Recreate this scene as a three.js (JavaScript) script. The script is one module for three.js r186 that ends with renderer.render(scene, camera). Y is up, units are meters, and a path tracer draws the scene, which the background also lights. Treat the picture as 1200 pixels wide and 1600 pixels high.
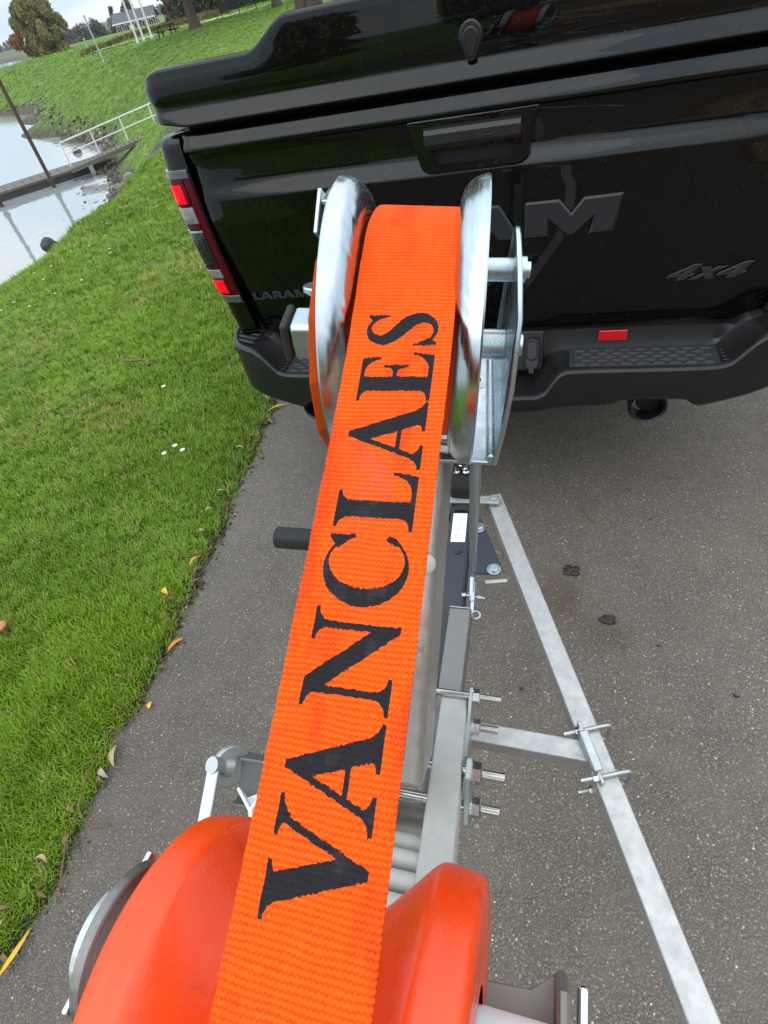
import * as THREE from 'three';
import { RoundedBoxGeometry } from 'three/addons/geometries/RoundedBoxGeometry.js';
import { mergeGeometries, mergeVertices, toCreasedNormals } from 'three/addons/utils/BufferGeometryUtils.js';
import { FontLoader } from 'three/addons/loaders/FontLoader.js';
import { TextGeometry } from 'three/addons/geometries/TextGeometry.js';

// ---------------------------------------------------------------- camera, sky, sun, exposure
const V = (x, y, z) => new THREE.Vector3(x, y, z);
const scene = new THREE.Scene();
const camera = new THREE.PerspectiveCamera(85.2, 768 / 1024, 0.02, 3000);
camera.position.set(0.235, 1.67, 1.78);
camera.quaternion.setFromRotationMatrix(new THREE.Matrix4().makeBasis(
  V(0.95924, -0.16425, -0.22997), V(-0.05127, 0.69912, -0.71317), V(0.27791, 0.69589, 0.66220)));
scene.add(camera);
const renderer = new THREE.WebGLRenderer({ antialias: true });
renderer.toneMapping = THREE.LinearToneMapping;
renderer.toneMappingExposure = 1.3;
renderer.shadowMap.enabled = true;

let seed = 12345;
const rnd = () => { seed = (seed * 1664525 + 1013904223) >>> 0; return seed / 4294967296; };
const rr = (a, b) => a + (b - a) * rnd();
const gauss = () => (rnd() + rnd() + rnd() + rnd() - 2) * 1.2;
const clamp = (v, a = 0, b = 1) => Math.min(b, Math.max(a, v));
const sst = (a, b, v) => { const t = clamp((v - a) / (b - a)); return t * t * (3 - 2 * t); };
const lerp = (a, b, t) => a + (b - a) * t;
const hsh = (x, y, s = 0) => { let h = (x * 374761393 + y * 668265263 + s * 974634777) | 0; h = Math.imul(h ^ (h >>> 13), 1274126177); return ((h ^ (h >>> 16)) >>> 0) / 4294967296; };
function vn(x, y, s = 0, p = 0) {                       // value noise, period p cells when p > 0
  const xi = Math.floor(x), yi = Math.floor(y), fx = x - xi, fy = y - yi;
  const w = (a) => (p ? ((a % p) + p) % p : a);
  const a = hsh(w(xi), w(yi), s), b = hsh(w(xi + 1), w(yi), s), c = hsh(w(xi), w(yi + 1), s), d = hsh(w(xi + 1), w(yi + 1), s);
  const u = fx * fx * (3 - 2 * fx), v = fy * fy * (3 - 2 * fy);
  return a + (b - a) * u + (c - a) * v + (a - b - c + d) * u * v;
}
const fbm = (x, y, s = 0, o = 4, p = 0) => { let t = 0, a = 0.5, f = 1, n = 0; for (let i = 0; i < o; i++) { t += a * vn(x * f, y * f, s + i, p * f); n += a; a *= 0.5; f *= 2; } return t / n; };

{ // overcast sky: brighter overhead than at the horizon, thin cloud with pale blue between
  const w = 1024, h = 512, d = new Float32Array(w * h * 4);
  for (let j = 0; j < h; j++) for (let i = 0; i < w; i++) {
    const el = ((j + 0.5) / h - 0.5) * Math.PI, az = (i / w) * 2 * Math.PI;
    const s = Math.max(0, Math.sin(el));
    const k = 0.92 + 1.35 * s;
    const q = 1 / (0.22 + s);
    const n = fbm(Math.cos(az) * Math.cos(el) * q * 2.2 + 40, Math.sin(az) * Math.cos(el) * q * 2.2 + 40, 3, 5);
    const c = sst(0.36, 0.66, n);
    let r = lerp(0.60, 0.87, c) * k, g = lerp(0.73, 0.90, c) * k, b = lerp(0.86, 0.93, c) * k;
    if (el < 0) { r = 0.16; g = 0.19; b = 0.12; }
    const o = (j * w + i) * 4; d[o] = r; d[o + 1] = g; d[o + 2] = b; d[o + 3] = 1;
  }
  const t = new THREE.DataTexture(d, w, h, THREE.RGBAFormat, THREE.FloatType);
  t.mapping = THREE.EquirectangularReflectionMapping; t.magFilter = THREE.LinearFilter; t.minFilter = THREE.LinearFilter; t.wrapS = THREE.RepeatWrapping; t.needsUpdate = true;
  scene.background = t; scene.environment = t;
}
const sun = new THREE.DirectionalLight(0xfff4e6, 0.55);
sun.position.set(-9, 17, 12); sun.target.position.set(0, 0, 0);
sun.castShadow = true; sun.shadow.radius = 110; sun.shadow.mapSize.set(2048, 2048);
Object.assign(sun.shadow.camera, { left: -30, right: 30, top: 30, bottom: -30, near: 1, far: 120 });
scene.add(sun, sun.target);
scene.fog = new THREE.FogExp2(0xc9d3da, 0.00022);

// ---------------------------------------------------------------- helpers
const used = new Map();
function numbered(n) { const k = used.get(n) ?? 0; used.set(n, k + 1); return k ? `${n}_${String(k).padStart(3, '0')}` : n; }
function tag(o, label, category, group) { o.userData.label = label; if (category) o.userData.category = category; if (group) o.userData.group = group; return o; }
function thing(name, label, category, pos = [0, 0, 0], turn = 0, group) {
  const o = new THREE.Group(); o.name = numbered(name); o.position.set(...pos); o.rotation.y = turn; scene.add(o); return tag(o, label, category, group);
}
function sub(name, parent) { const o = new THREE.Group(); o.name = name; parent.add(o); return o; }
function part(name, geo, mat, parent = scene) {
  const g = Array.isArray(geo) ? join(geo) : geo;
  const m = new THREE.Mesh(g, mat); m.name = parent === scene ? numbered(name) : name; m.castShadow = m.receiveShadow = true; parent.add(m); return m;
}
function structure(name, geo, mat) { const m = part(name, geo, mat); m.userData.kind = 'structure'; return m; }
function clean(g) {
  let q = g.index ? g.toNonIndexed() : g;
  for (const k of Object.keys(q.attributes)) if (!['position', 'normal', 'uv', 'color'].includes(k)) q.deleteAttribute(k);
  if (!q.attributes.normal) q.computeVertexNormals();
  if (!q.attributes.uv) q.setAttribute('uv', new THREE.BufferAttribute(new Float32Array(q.attributes.position.count * 2), 2));
  return q;
}
function join(list) { const a = list.map(clean), col = a.some((g) => g.attributes.color); if (!col) return mergeGeometries(a); a.forEach((g) => { if (!g.attributes.color) g.setAttribute('color', new THREE.BufferAttribute(new Float32Array(g.attributes.position.count * 3).fill(1), 3)); }); return mergeGeometries(a); }
function metre(g) {                                        // uv in metres, by the face's main direction
  g = clean(g); const p = g.attributes.position, n = g.attributes.normal, u = g.attributes.uv;
  for (let i = 0; i < p.count; i += 3) {
    let ax = 0, ay = 0, az = 0; for (let k = 0; k < 3; k++) { ax += Math.abs(n.getX(i + k)); ay += Math.abs(n.getY(i + k)); az += Math.abs(n.getZ(i + k)); }
    for (let k = 0; k < 3; k++) { const x = p.getX(i + k), y = p.getY(i + k), z = p.getZ(i + k); if (ax > ay && ax > az) u.setXY(i + k, z, y); else if (ay > az) u.setXY(i + k, x, z); else u.setXY(i + k, x, y); }
  }
  return g;
}
const rbox = (w, h, d, r = 0.004, s = 2) => metre(new RoundedBoxGeometry(w, h, d, s, Math.min(r, w / 2.01, h / 2.01, d / 2.01)));
function frame(g, p, dir, up = V(0, 1, 0)) {               // local +z onto dir, local +y near up, origin at p
  const z = dir.clone().normalize(), x = up.clone().cross(z); if (x.length() < 1e-4) x.set(1, 0, 0); x.normalize(); const y = z.clone().cross(x);
  return g.applyMatrix4(new THREE.Matrix4().makeBasis(x, y, z).setPosition(p));
}
function bar(p, q, w, h, r = 0.004, up) { p = V(...p); q = V(...q); return frame(rbox(w, h, p.distanceTo(q), r, 3), p.clone().lerp(q, 0.5), q.clone().sub(p), up); }
function rod(p, q, r0, r1 = r0, n = 20, open = false) { p = V(...p); q = V(...q); return frame(new THREE.CylinderGeometry(r1, r0, p.distanceTo(q), n, 1, open).rotateX(Math.PI / 2), p.clone().lerp(q, 0.5), q.clone().sub(p)); }
function lathe(pts, n = 48) { return toCreasedNormals(new THREE.LatheGeometry(pts.map(([r, y]) => new THREE.Vector2(r, y)), n), 0.6); }
const latheX = (pts, n = 48) => lathe(pts.map(([x, r]) => [r, -x]), n).rotateZ(Math.PI / 2);   // axis along x, points [x, r]
function hexNut(p, dir, r, h, washer = true) {
  const a = new THREE.CylinderGeometry(r * 0.86, r, h * 0.16, 6), b = new THREE.CylinderGeometry(r, r, h * 0.84, 6);
  a.translate(0, h * 0.92, 0); b.translate(0, h * 0.42, 0); const l = [toCreasedNormals(a, 0.3), toCreasedNormals(b, 0.3)];
  if (washer) l.push(toCreasedNormals(new THREE.CylinderGeometry(r * 1.22, r * 1.22, h * 0.14, 28), 0.4));
  return frame(join(l).rotateX(Math.PI / 2), V(...p), V(...dir));
}
function thread(p, q, r) {                                 // threaded rod end
  const L = V(...p).distanceTo(V(...q)), n = Math.round(L / 0.002), pts = [[0, 0]];
  for (let i = 0; i <= n; i++) { pts.push([r * 0.9, (i - 0.3) / n * L], [r, (i + 0.2) / n * L]); } pts.push([r * 0.8, L], [0, L]);
  return frame(new THREE.LatheGeometry(pts.map(([a, b]) => new THREE.Vector2(a, b)), 16).rotateX(Math.PI / 2), V(...p), V(...q).sub(V(...p)));
}
function sheet(rows, close = false) {                      // rows of points joined by faces; uv runs in metres along both
  const R = rows.length, N = rows[0].length, pos = [], uv = [], idx = [];
  for (let i = 0; i < R; i++) { let a = 0; for (let j = 0; j < N; j++) { const p = rows[i][j]; if (j) { const o = rows[i][j - 1]; a += Math.hypot(p[0] - o[0], p[1] - o[1], p[2] - o[2]); } pos.push(...p); uv.push(a, i * 0.02); } }
  for (let i = 0; i < R - 1; i++) for (let j = 0; j < N - (close ? 0 : 1); j++) { const a = i * N + j, b = i * N + (j + 1) % N, c = a + N, d = b + N; idx.push(a, c, b, b, c, d); }
  const g = new THREE.BufferGeometry(); g.setAttribute('position', new THREE.Float32BufferAttribute(pos, 3)); g.setAttribute('uv', new THREE.Float32BufferAttribute(uv, 2)); g.setIndex(idx); g.computeVertexNormals(); return g;
}
const crease = (g, a = 0.5) => toCreasedNormals(g, a);
function plate(pts, t, bevel = 0.001) {                    // outline in xy, thickness t along z, centred
  const s = new THREE.Shape(pts.map(([x, y]) => new THREE.Vector2(x, y)));
  return metre(new THREE.ExtrudeGeometry(s, { depth: t - 2 * bevel, bevelEnabled: true, bevelSize: bevel, bevelThickness: bevel, bevelOffset: -bevel, bevelSegments: 1, curveSegments: 12 }).translate(0, 0, -t / 2 + bevel));
}
const plateX = (pts, t, x, bevel) => plate(pts.map(([z, y]) => [-z, y]), t, bevel).rotateY(Math.PI / 2).translate(x, 0, 0);   // outline in (z, y) at x

function dataTex(w, h, fn, rep = 1, color = false) {
  const d = new Uint8Array(w * h * 4);
  for (let j = 0; j < h; j++) for (let i = 0; i < w; i++) { const c = fn(i / w, j / h, i, j), o = (j * w + i) * 4; if (typeof c === 'number') { d[o] = d[o + 1] = d[o + 2] = clamp(c) * 255; } else for (let k = 0; k < 3; k++) d[o + k] = clamp(c[k]) * 255; d[o + 3] = 255; }
  const t = new THREE.DataTexture(d, w, h); t.wrapS = t.wrapT = THREE.RepeatWrapping; t.magFilter = THREE.LinearFilter; t.minFilter = THREE.LinearMipmapLinearFilter; t.generateMipmaps = true; t.repeat.set(rep, rep); if (color) t.colorSpace = THREE.SRGBColorSpace; t.needsUpdate = true; return t;
}
const sr = (l) => (l <= 0.0031308 ? l * 12.92 : 1.055 * l ** (1 / 2.4) - 0.055);
const lin = (r, g, b) => new THREE.Color().setRGB(r, g, b);

// ---------------------------------------------------------------- materials
const Std = (o) => new THREE.MeshStandardMaterial(o);
const blot = dataTex(256, 256, (u, v) => { const n = fbm(u * 10, v * 10, 5, 4, 10), s = vn(u * 90, v * 90, 8, 90); return sr(clamp(0.93 + (n - 0.5) * 0.16 - (s > 0.955 ? 0.16 : 0))); }, 5, true);
const rough = dataTex(256, 256, (u, v) => clamp(0.72 + (fbm(u * 14, v * 14, 9, 4, 14) - 0.5) * 0.5 + (vn(u * 80, v * 80, 2, 80) - 0.5) * 0.15), 5);
const pits = dataTex(256, 256, (u, v) => fbm(u * 40, v * 40, 11, 3, 40), 5);
const spangle = dataTex(512, 512, (u, v) => {             // mill-finished aluminium with pale water marks
  const n = fbm(u * 18, v * 18, 21, 4, 18), m = fbm(u * 6, v * 6, 33, 3, 6), s = vn(u * 150, v * 150, 4, 150);
  return sr(clamp(0.74 + (sst(0.4, 0.65, n) - 0.5) * 0.06 + (m - 0.5) * 0.06 - (s > 0.972 ? 0.25 : 0)));
}, 4, true);
const brushed = dataTex(256, 256, (u, v) => 0.4 + vn(u * 5, v * 120, 6, 0) * 0.25 + (vn(u * 30, v * 30, 3, 30) - 0.5) * 0.2, 5);
const scuffs = Array.from({ length: 60 }, () => [rnd(), rnd(), rr(0.004, 0.03), rr(-0.4, 0.4), rr(0.0004, 0.0012), rnd()]);
const scratch = (u, v) => { let k = 0; for (const [a, b, l, s, w, q] of scuffs) { const du = u - a, dv = v - b - du * s; if (Math.abs(du) < l && Math.abs(dv) < w * 3) k = Math.max(k, (1 - Math.abs(du) / l) * Math.exp(-((dv / w) ** 2)) * (0.4 + 0.6 * q)); } return k; };
const scuff = dataTex(1024, 512, (u, v) => { const k = scratch(u, v), n = fbm(u * 60, v * 30, 27, 3, 0), d = sst(0.62, 0.8, fbm(u * 20, v * 9, 29, 4)); return [1, 1 - d * 0.05 + (n - 0.5) * 0.03 + k * 0.0, 1].map((c, i) => clamp(lerp(c, i ? 1 : 0.94, k * 0.5) - d * 0.06)); }, 1, true);
const scuffBump = dataTex(1024, 512, (u, v) => 0.5 + (vn(u * 500, v * 250, 6) - 0.5) * 0.25 - scratch(u, v) * 0.25, 1);
const dustMap = dataTex(1024, 1024, (u, v, i, j) => { const q = hsh(i >> 1, j >> 1, 41), n = sst(0.4, 0.7, fbm(u * 6, v * 6, 43, 3, 6)); return q > 0.9992 - 0.0008 * n ? [0.42, 0.41, 0.40] : q > 0.9975 - 0.002 * n ? [0.11, 0.108, 0.105] : [0.013, 0.013, 0.015]; }, 1 / 0.7, true);
const M = {
  zinc: Std({ color: lin(0.50, 0.58, 0.62), metalness: 1, roughness: 0.42, map: blot, roughnessMap: rough, bumpMap: pits, bumpScale: 0.00006 }),
  rim: Std({ color: lin(0.50, 0.56, 0.59), metalness: 1, roughness: 0.31, map: blot, roughnessMap: rough, bumpMap: pits, bumpScale: 0.00004 }),
  galv: Std({ color: lin(0.50, 0.53, 0.53), metalness: 0.85, roughness: 0.62, map: blot, roughnessMap: rough, bumpMap: pits, bumpScale: 0.0001 }),
  alu: Std({ color: lin(0.62, 0.62, 0.60), metalness: 0.75, roughness: 0.75, map: spangle, roughnessMap: rough, bumpMap: pits, bumpScale: 0.00015 }),
  plain: Std({ color: lin(0.48, 0.55, 0.58), metalness: 1, roughness: 0.4 }),
  disc: Std({ color: lin(0.42, 0.40, 0.38), metalness: 0.9, roughness: 0.5, map: brushed }),
  beam: Std({ color: lin(0.54, 0.535, 0.50), metalness: 0.55, roughness: 0.78, map: blot }),
  mill: Std({ color: lin(0.25, 0.245, 0.23), metalness: 0.8, roughness: 0.62 }),
  steel: Std({ color: lin(0.50, 0.475, 0.445), metalness: 0.9, roughness: 0.62, roughnessMap: rough }),
  chrome: Std({ color: lin(0.62, 0.62, 0.61), metalness: 1, roughness: 0.2, roughnessMap: rough }),
  bolt: Std({ color: lin(0.58, 0.57, 0.55), metalness: 1, roughness: 0.34, roughnessMap: rough }),
  paint: new THREE.MeshPhysicalMaterial({ color: lin(0.0010, 0.0010, 0.0012), roughness: 0.35, clearcoat: 0.66, clearcoatRoughness: 0.012, specularIntensity: 0.1 }),
  dusty: new THREE.MeshPhysicalMaterial({ color: lin(1, 1, 1), map: dustMap, roughness: 0.35, clearcoat: 0.66, clearcoatRoughness: 0.012, specularIntensity: 0.1 }),
  plastic: Std({ color: lin(0.0065, 0.0065, 0.007), roughness: 0.40 }),
  tread: Std({ color: lin(0.020, 0.021, 0.024), roughness: 0.6, bumpMap: pits, bumpScale: 0.00015 }),
  satin: Std({ color: lin(0.006, 0.006, 0.0065), roughness: 0.38 }),
  badge: Std({ color: lin(0.009, 0.010, 0.013), roughness: 0.36 }),
  navy: Std({ color: lin(0.030, 0.034, 0.045), roughness: 0.45, bumpMap: pits, bumpScale: 0.0003 }),
  rubber: Std({ color: lin(0.016, 0.016, 0.016), roughness: 0.75 }),
  dark: Std({ color: lin(0.008, 0.008, 0.008), roughness: 0.9 }),
  poly: Std({ color: lin(0.80, 0.058, 0.004), roughness: 0.44, roughnessMap: rough, bumpMap: scuffBump, bumpScale: 0.0004, map: scuff }),
  cover: Std({ color: lin(0.86, 0.115, 0.012), roughness: 0.4 }),
  white: Std({ color: lin(0.72, 0.72, 0.72), roughness: 0.45 }),
  glassDark: Std({ color: lin(0.01, 0.012, 0.014), roughness: 0.05 }),
};
// ---------------------------------------------------------------- ground, road, water
const WATER = -3.2;
const knots = [[-3, -16, -.1], [-3, -8, -.08], [-3, -3, -.08], [-3, 2, -.08], [-3, 8, -.08], [-3, 20, -.1], [-5.2, -12, -.33], [-5.2, -6, -.36], [-5.2, 0, -.36], [-5.2, 6, -.36], [-5.2, 14, -.36],
  [-8.1, -7.3, -.8], [-7.6, -4.7, -.8], [-8.7, -10.9, -.8], [-7.4, -1, -.8], [-7.2, 3, -.8], [-7.2, 10, -.8], [-7, 20, -.8], [-11.4, -4, -3.35], [-12, -8, -3.35], [-11.2, 2, -3.35], [-11.2, 10, -3.35], [-11.2, 20, -3.35], [-13.0, -12, -3.35],
  [-11.3, -13.2, -1.5], [-11.8, -14.6, -1.5], [-13.3, -18.1, -1.5], [-17.8, -21, -3.2], [-19.6, -23.4, -3.2], [-20.9, -24.7, -3.2], [-21.1, -25.5, -3.2], [-23, -28, -3.2], [-15.2, -17, -3.25], [-10, -22, -.35], [-12, -30, -.1], [-16.5, -24, -1.5],
  [-25.2, -30.9, -3.2], [-27.4, -32.4, -3.2], [-32.4, -36.4, -3.2], [-40.6, -44, -3.2], [-47.6, -52.2, -3.2], [-56.1, -56.6, -3.2], [-75, -60, -3.2], [-20, -12, -4.5], [-30, -22, -4.6], [-40, -33, -4.6], [-60, -40, -4.6], [-30, 10, -4.6], [-90, -30, -4.6], [-60, 60, -4.6], [-100, 10, -4.6], [-16, -4, -4.4], [-15, 8, -4.4], [-15, 24, -4.4],
  [-56.5, -58.5, -2.3], [-49.3, -55.9, -2.3], [-39, -45.4, -2.3], [-30.4, -36.2, -2.3], [-25.6, -32.4, -2.3], [-22, -29.6, -2.2], [-34.8, -41.6, -1.3], [-26.2, -34.2, -1.4], [-44, -53, -1.2], [-50, -60, -1.2],
  [-28.8, -38.9, -.12], [-36, -48, -.35], [-44, -59, -.12], [-39.4, -62.4, -.05], [-28.9, -47.9, 0], [-34.4, -54.6, 0], [-25, -50.6, .3], [-23.4, -42.3, .5], [-23, -53.5, .45], [-18.4, -44.6, .5], [-31, -60, .15], [-10, -40, .6], [-4, -12, -.05], [-60, -75, -.35],
  [-82, -88.6, -.5], [-96, -109, -.5], [-100, -120, -.6], [-110, -150, -.5], [-70, -100, -.5], [-98, -149, -1.1], [-93, -152, -1.1], [-112, -108, -4.4], [-100, -86, -4.4], [-130, -130, -4.6], [-140, -165, -4.6], [-175, -200, -4.6], [-200, -110, -4.6], [-150, -230, -1], [-50, -200, .3], [0, -100, .6], [50, -50, .3], [0, -20, .1], [12, 30, 0], [60, 60, 0], [-2, 44, -.1],
  [-800, -500, -5], [-800, 200, -5], [-500, 600, -5], [800, 0, 1], [500, -800, 1], [0, -800, 0], [-260, -800, -1], [600, 600, 1], [0, 700, 0]];
const wts = (() => {                                       // biharmonic-free linear kernel through the survey points
  const n = knots.length, A = []; for (let i = 0; i < n; i++) { A.push([]); for (let j = 0; j < n; j++) A[i].push(Math.hypot(knots[i][0] - knots[j][0], knots[i][1] - knots[j][1])); A[i].push(1, knots[i][2]); }
  A.push(new Array(n).fill(1).concat(0, 0)); const N = n + 1;
  for (let c = 0; c < N; c++) { let b = c; for (let r = c + 1; r < N; r++) if (Math.abs(A[r][c]) > Math.abs(A[b][c])) b = r; [A[c], A[b]] = [A[b], A[c]]; for (let r = 0; r < N; r++) if (r !== c) { const f = A[r][c] / A[c][c]; if (f) for (let k = c; k <= N; k++) A[r][k] -= f * A[c][k]; } }
  return A.map((row, i) => row[N] / row[i]);
})();
const EDGE = [[-60, -7.5], [-14, -2.6], [-6, -1.85], [-2, -1.44], [-0.81, -1.31], [-0.56, -1.27], [0.44, -1.16], [1.24, -1.08], [1.9, -1.045], [4, -0.98], [40, -0.9]];
function roadEdge(z) { let i = 0; while (i < EDGE.length - 2 && z > EDGE[i + 1][0]) i++; const [a, x0] = EDGE[i], [b, x1] = EDGE[i + 1]; return lerp(x0, x1, (z - a) / (b - a)); }
const edgeN = (z) => roadEdge(z) + (fbm(z * 3, 7, 70, 3) - 0.5) * 0.11 + (fbm(z * 14, 3, 71, 2) - 0.5) * 0.07;
const ROAD_R = 6.5;
function ground(x, z) {
  let h = wts[knots.length]; for (let i = 0; i < knots.length; i++) h += wts[i] * Math.hypot(x - knots[i][0], z - knots[i][1]);
  const d = Math.max(roadEdge(z) - x, x - ROAD_R) + (z < -14 ? (-14 - z) * 0.6 : 0) + (z > 30 ? z - 30 : 0);
  const t = sst(-0.05, 2.2, d);
  const near = sst(60, 15, Math.hypot(x, z));
  const lump = ((fbm(x * 1.1 + 9, z * 1.1, 41, 3) - 0.5) * 0.07 + (fbm(x * 5, z * 5, 43, 2) - 0.5) * 0.03) * sst(0.02, 0.6, d) * near + (fbm(x * 0.35, z * 0.35, 45, 3) - 0.5) * 0.12 * sst(25, 45, Math.hypot(x, z));
  return lerp(d < 0 ? -0.012 : 0.004, h, t) + lump;
}
function spaced(stops) { const o = []; for (let i = 0; i < stops.length - 1; i++) { const [a, s] = stops[i], [b] = stops[i + 1], n = Math.max(1, Math.round((b - a) / s)); for (let k = 0; k < n; k++) o.push(a + (b - a) * k / n); } o.push(stops[stops.length - 1][0]); return o; }
{
  const xs = spaced([[-900, 60], [-300, 8], [-130, 2.2], [-62, 0.9], [-26, 0.45], [-10, 0.12], [-0.8, 1], [7, 6], [60, 60], [900, 1]]);
  const zs = spaced([[-900, 60], [-320, 8], [-165, 3], [-68, 0.9], [-16, 0.2], [-3, 0.1], [2.4, 1.2], [30, 8], [120, 80], [900, 1]]);
  const nx = xs.length, nz = zs.length, P = new Float32Array(nx * nz * 3), U = new Float32Array(nx * nz * 2), K = new Float32Array(nx * nz * 3), idx = [];
  for (let j = 0; j < nz; j++) for (let i = 0; i < nx; i++) {
    const o = j * nx + i, x = xs[i], z = zs[j], y = ground(x, z);
    P[o * 3] = x; P[o * 3 + 1] = y; P[o * 3 + 2] = z; U[o * 2] = x; U[o * 2 + 1] = z;
    const n = fbm(x * 0.22, z * 0.22, 51, 4), m = fbm(x * 1.6, z * 1.6, 55, 3);
    let r = lerp(0.11, 0.20, n * 0.7 + m * 0.3), g = lerp(0.22, 0.34, n * 0.6 + m * 0.4), b = lerp(0.010, 0.018, n);
   
    const dry = sst(0.62, 0.75, fbm(x * 0.9 + 3, z * 0.9, 57, 3)); r = lerp(r, 0.15, dry * 0.35); g = lerp(g, 0.15, dry * 0.35); b = lerp(b, 0.06, dry * 0.35);
    const soil = sst(-2.7, -2.95, y + (n - 0.5) * 0.4), e = sst(0.28, 0.03, roadEdge(z) - x) * sst(0.3, 0.6, m + 0.1), jet = sst(3.6, 1.5, Math.hypot(x + 13.2, (z + 18.5) * 0.5) + (m - 0.5) * 2);
    const s = Math.max(soil, e * 0.85, jet); r = lerp(r, 0.105, s); g = lerp(g, 0.088, s); b = lerp(b, 0.062, s);
    K[o * 3] = r; K[o * 3 + 1] = g; K[o * 3 + 2] = b;
  }
  for (let j = 0; j < nz - 1; j++) for (let i = 0; i < nx - 1; i++) { const a = j * nx + i, b = a + 1, c = a + nx, d = c + 1; idx.push(a, c, b, b, c, d); }
  const g = new THREE.BufferGeometry(); g.setAttribute('position', new THREE.BufferAttribute(P, 3)); g.setAttribute('uv', new THREE.BufferAttribute(U, 2)); g.setAttribute('color', new THREE.BufferAttribute(K, 3)); g.setIndex(idx); g.computeVertexNormals();
  const tex = dataTex(1024, 1024, (u, v) => { const a = vn(u * 220, v * 220, 1, 220), b = vn(u * 90, v * 140, 2, 0), c = fbm(u * 12, v * 12, 3, 4, 12); const k = sr(clamp(0.30 + a * 0.34 + b * 0.2 + (c - 0.5) * 0.8)); return [k, k, k * 0.97]; }, 1 / 2.3, true);
  const bump = dataTex(512, 512, (u, v) => fbm(u * 40, v * 40, 13, 3, 40), 1 / 2.3);
  structure('grass_ground', g, Std({ vertexColors: true, map: tex, roughness: 0.95, bumpMap: bump, bumpScale: 0.05 }));
}
{ // asphalt: grey brown binder with rounded chippings, a few pale ones
  const N = 2048, G = 360, cells = [];
  for (let j = 0; j < G; j++) for (let i = 0; i < G; i++) cells.push([i + hsh(i, j, 1), j + hsh(i, j, 2), hsh(i, j, 3), hsh(i, j, 4)]);
  const worley = (u, v) => { const x = u * G, y = v * G, xi = Math.floor(x), yi = Math.floor(y); let b = 9, id = null; for (let q = -1; q <= 1; q++) for (let p = -1; p <= 1; p++) { const ci = (xi + p + G) % G, cj = (yi + q + G) % G, c = cells[cj * G + ci]; const dx = x - (c[0] - ci + xi + p), dy = y - (c[1] - cj + yi + q), d = (dx * dx + dy * dy) / (0.5 + c[2]); if (d < b) { b = d; id = c; } } return [Math.sqrt(b), id]; };
  const H = new Float32Array(N * N);
  const map = dataTex(N, N, (u, v, i, j) => {
    const [d, c] = worley(u, v); const stone = 1 - sst(0.3, 0.62, d), q = c[3];
    const n = fbm(u * 24, v * 24, 61, 4, 24), g = hsh(i, j, 9);
    let k = 0.074 + (n - 0.5) * 0.05 + (g - 0.5) * 0.04; const col = q > 0.9945 ? 0.32 + 0.14 * c[2] : q > 0.93 ? 0.17 + 0.07 * c[2] : 0.078 + q * 0.07;
    k = lerp(k, col, stone); H[j * N + i] = stone * (0.4 + 0.6 * q) + g * 0.15;
    const w = q > 0.987 ? 1 : 1.0; return [sr(k * 1.29 * w), sr(k * 1.08), sr(k * 0.86)];
  }, 1 / 1.7, true);
  const bump = dataTex(1024, 1024, (u, v, i, j) => H[(j * 2) * N + i * 2], 1 / 1.7);
  const zs = spaced([[-14, 0.5], [-3, 0.06], [3, 0.5], [30, 1]]), rows = zs.map((z) => { const e = edgeN(z), r = []; const xs = [0, 0.02, 0.06, 0.15, 0.3, 0.5, 0.75, 1, 1.2, ...Array.from({ length: 24 }, (_, i) => 1.25 + i * 0.03), 2.1, 2.5, 3.2, 4.5, ROAD_R - e]; for (const x of xs) r.push([e + x, x === 0 ? -0.006 : 0.004 + (fbm((e + x) * 2, z * 2, 77, 2) - 0.5) * 0.004, z]); return r; });
  const g = sheet(rows.map((r) => r.slice().reverse()));
  const p = g.attributes.position, u = g.attributes.uv, K = new Float32Array(p.count * 3);
  for (let i = 0; i < p.count; i++) { const x = p.getX(i), z = p.getZ(i); u.setXY(i, x, z); const n = fbm(x * 0.9, z * 0.9, 81, 4), m = fbm(x * 0.3 + 5, z * 0.3, 83, 3); const w = (fbm(x * 14, z * 14, 85, 3) - 0.5) * 0.12, st = Math.max(sst(0.13, 0.05, Math.hypot((x - 0.30) * 1.2 + (z - 0.55) * 0.25, (z - 0.56) * 0.8) + w), 0.7 * sst(0.11, 0.04, Math.hypot(x - 0.455, (z - 0.70) * 0.9) + w)); const k = (1.0 + (n - 0.5) * 0.5) * (1 - 0.30 * st), br = (m - 0.5) * 0.3 + st * 0.25; K[i * 3] = k * (1 + br * 0.4); K[i * 3 + 1] = k; K[i * 3 + 2] = k * (1 - br * 0.6); }
  g.setAttribute('color', new THREE.BufferAttribute(K, 3));
  structure('asphalt_road', g, Std({ vertexColors: true, map, bumpMap: bump, bumpScale: 0.0022, roughness: 0.9 }));
}
{
  const bump = dataTex(512, 512, (u, v) => fbm(u * 10, v * 10, 91, 4, 10), 1 / 4);
  const g = metre(new THREE.PlaneGeometry(1500, 1500).rotateX(-Math.PI / 2)).translate(-690, WATER, 0);
  structure('water', g, new THREE.MeshPhysicalMaterial({ color: lin(0.27, 0.29, 0.29), roughness: 0.04, ior: 1.6, bumpMap: bump, bumpScale: 0.006 }));
  // the river's far side
  const rows = []; for (let k = 0; k <= 60; k++) { const a = lerp(-1000, 100, k / 60), row = []; const bx = a - 60, bz = -430 - (a + 600) * 0.55; for (const [d, y] of [[0, -4], [2, -3.0], [14, -1.4], [60, 0.5], [400, 3]]) row.push([bx - d * 0.48, y, bz - d * 0.87]); rows.push(row); }
  const fb = sheet(rows); structure('far_bank', fb, Std({ color: lin(0.07, 0.10, 0.03), roughness: 1, side: THREE.DoubleSide }));
}
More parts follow.
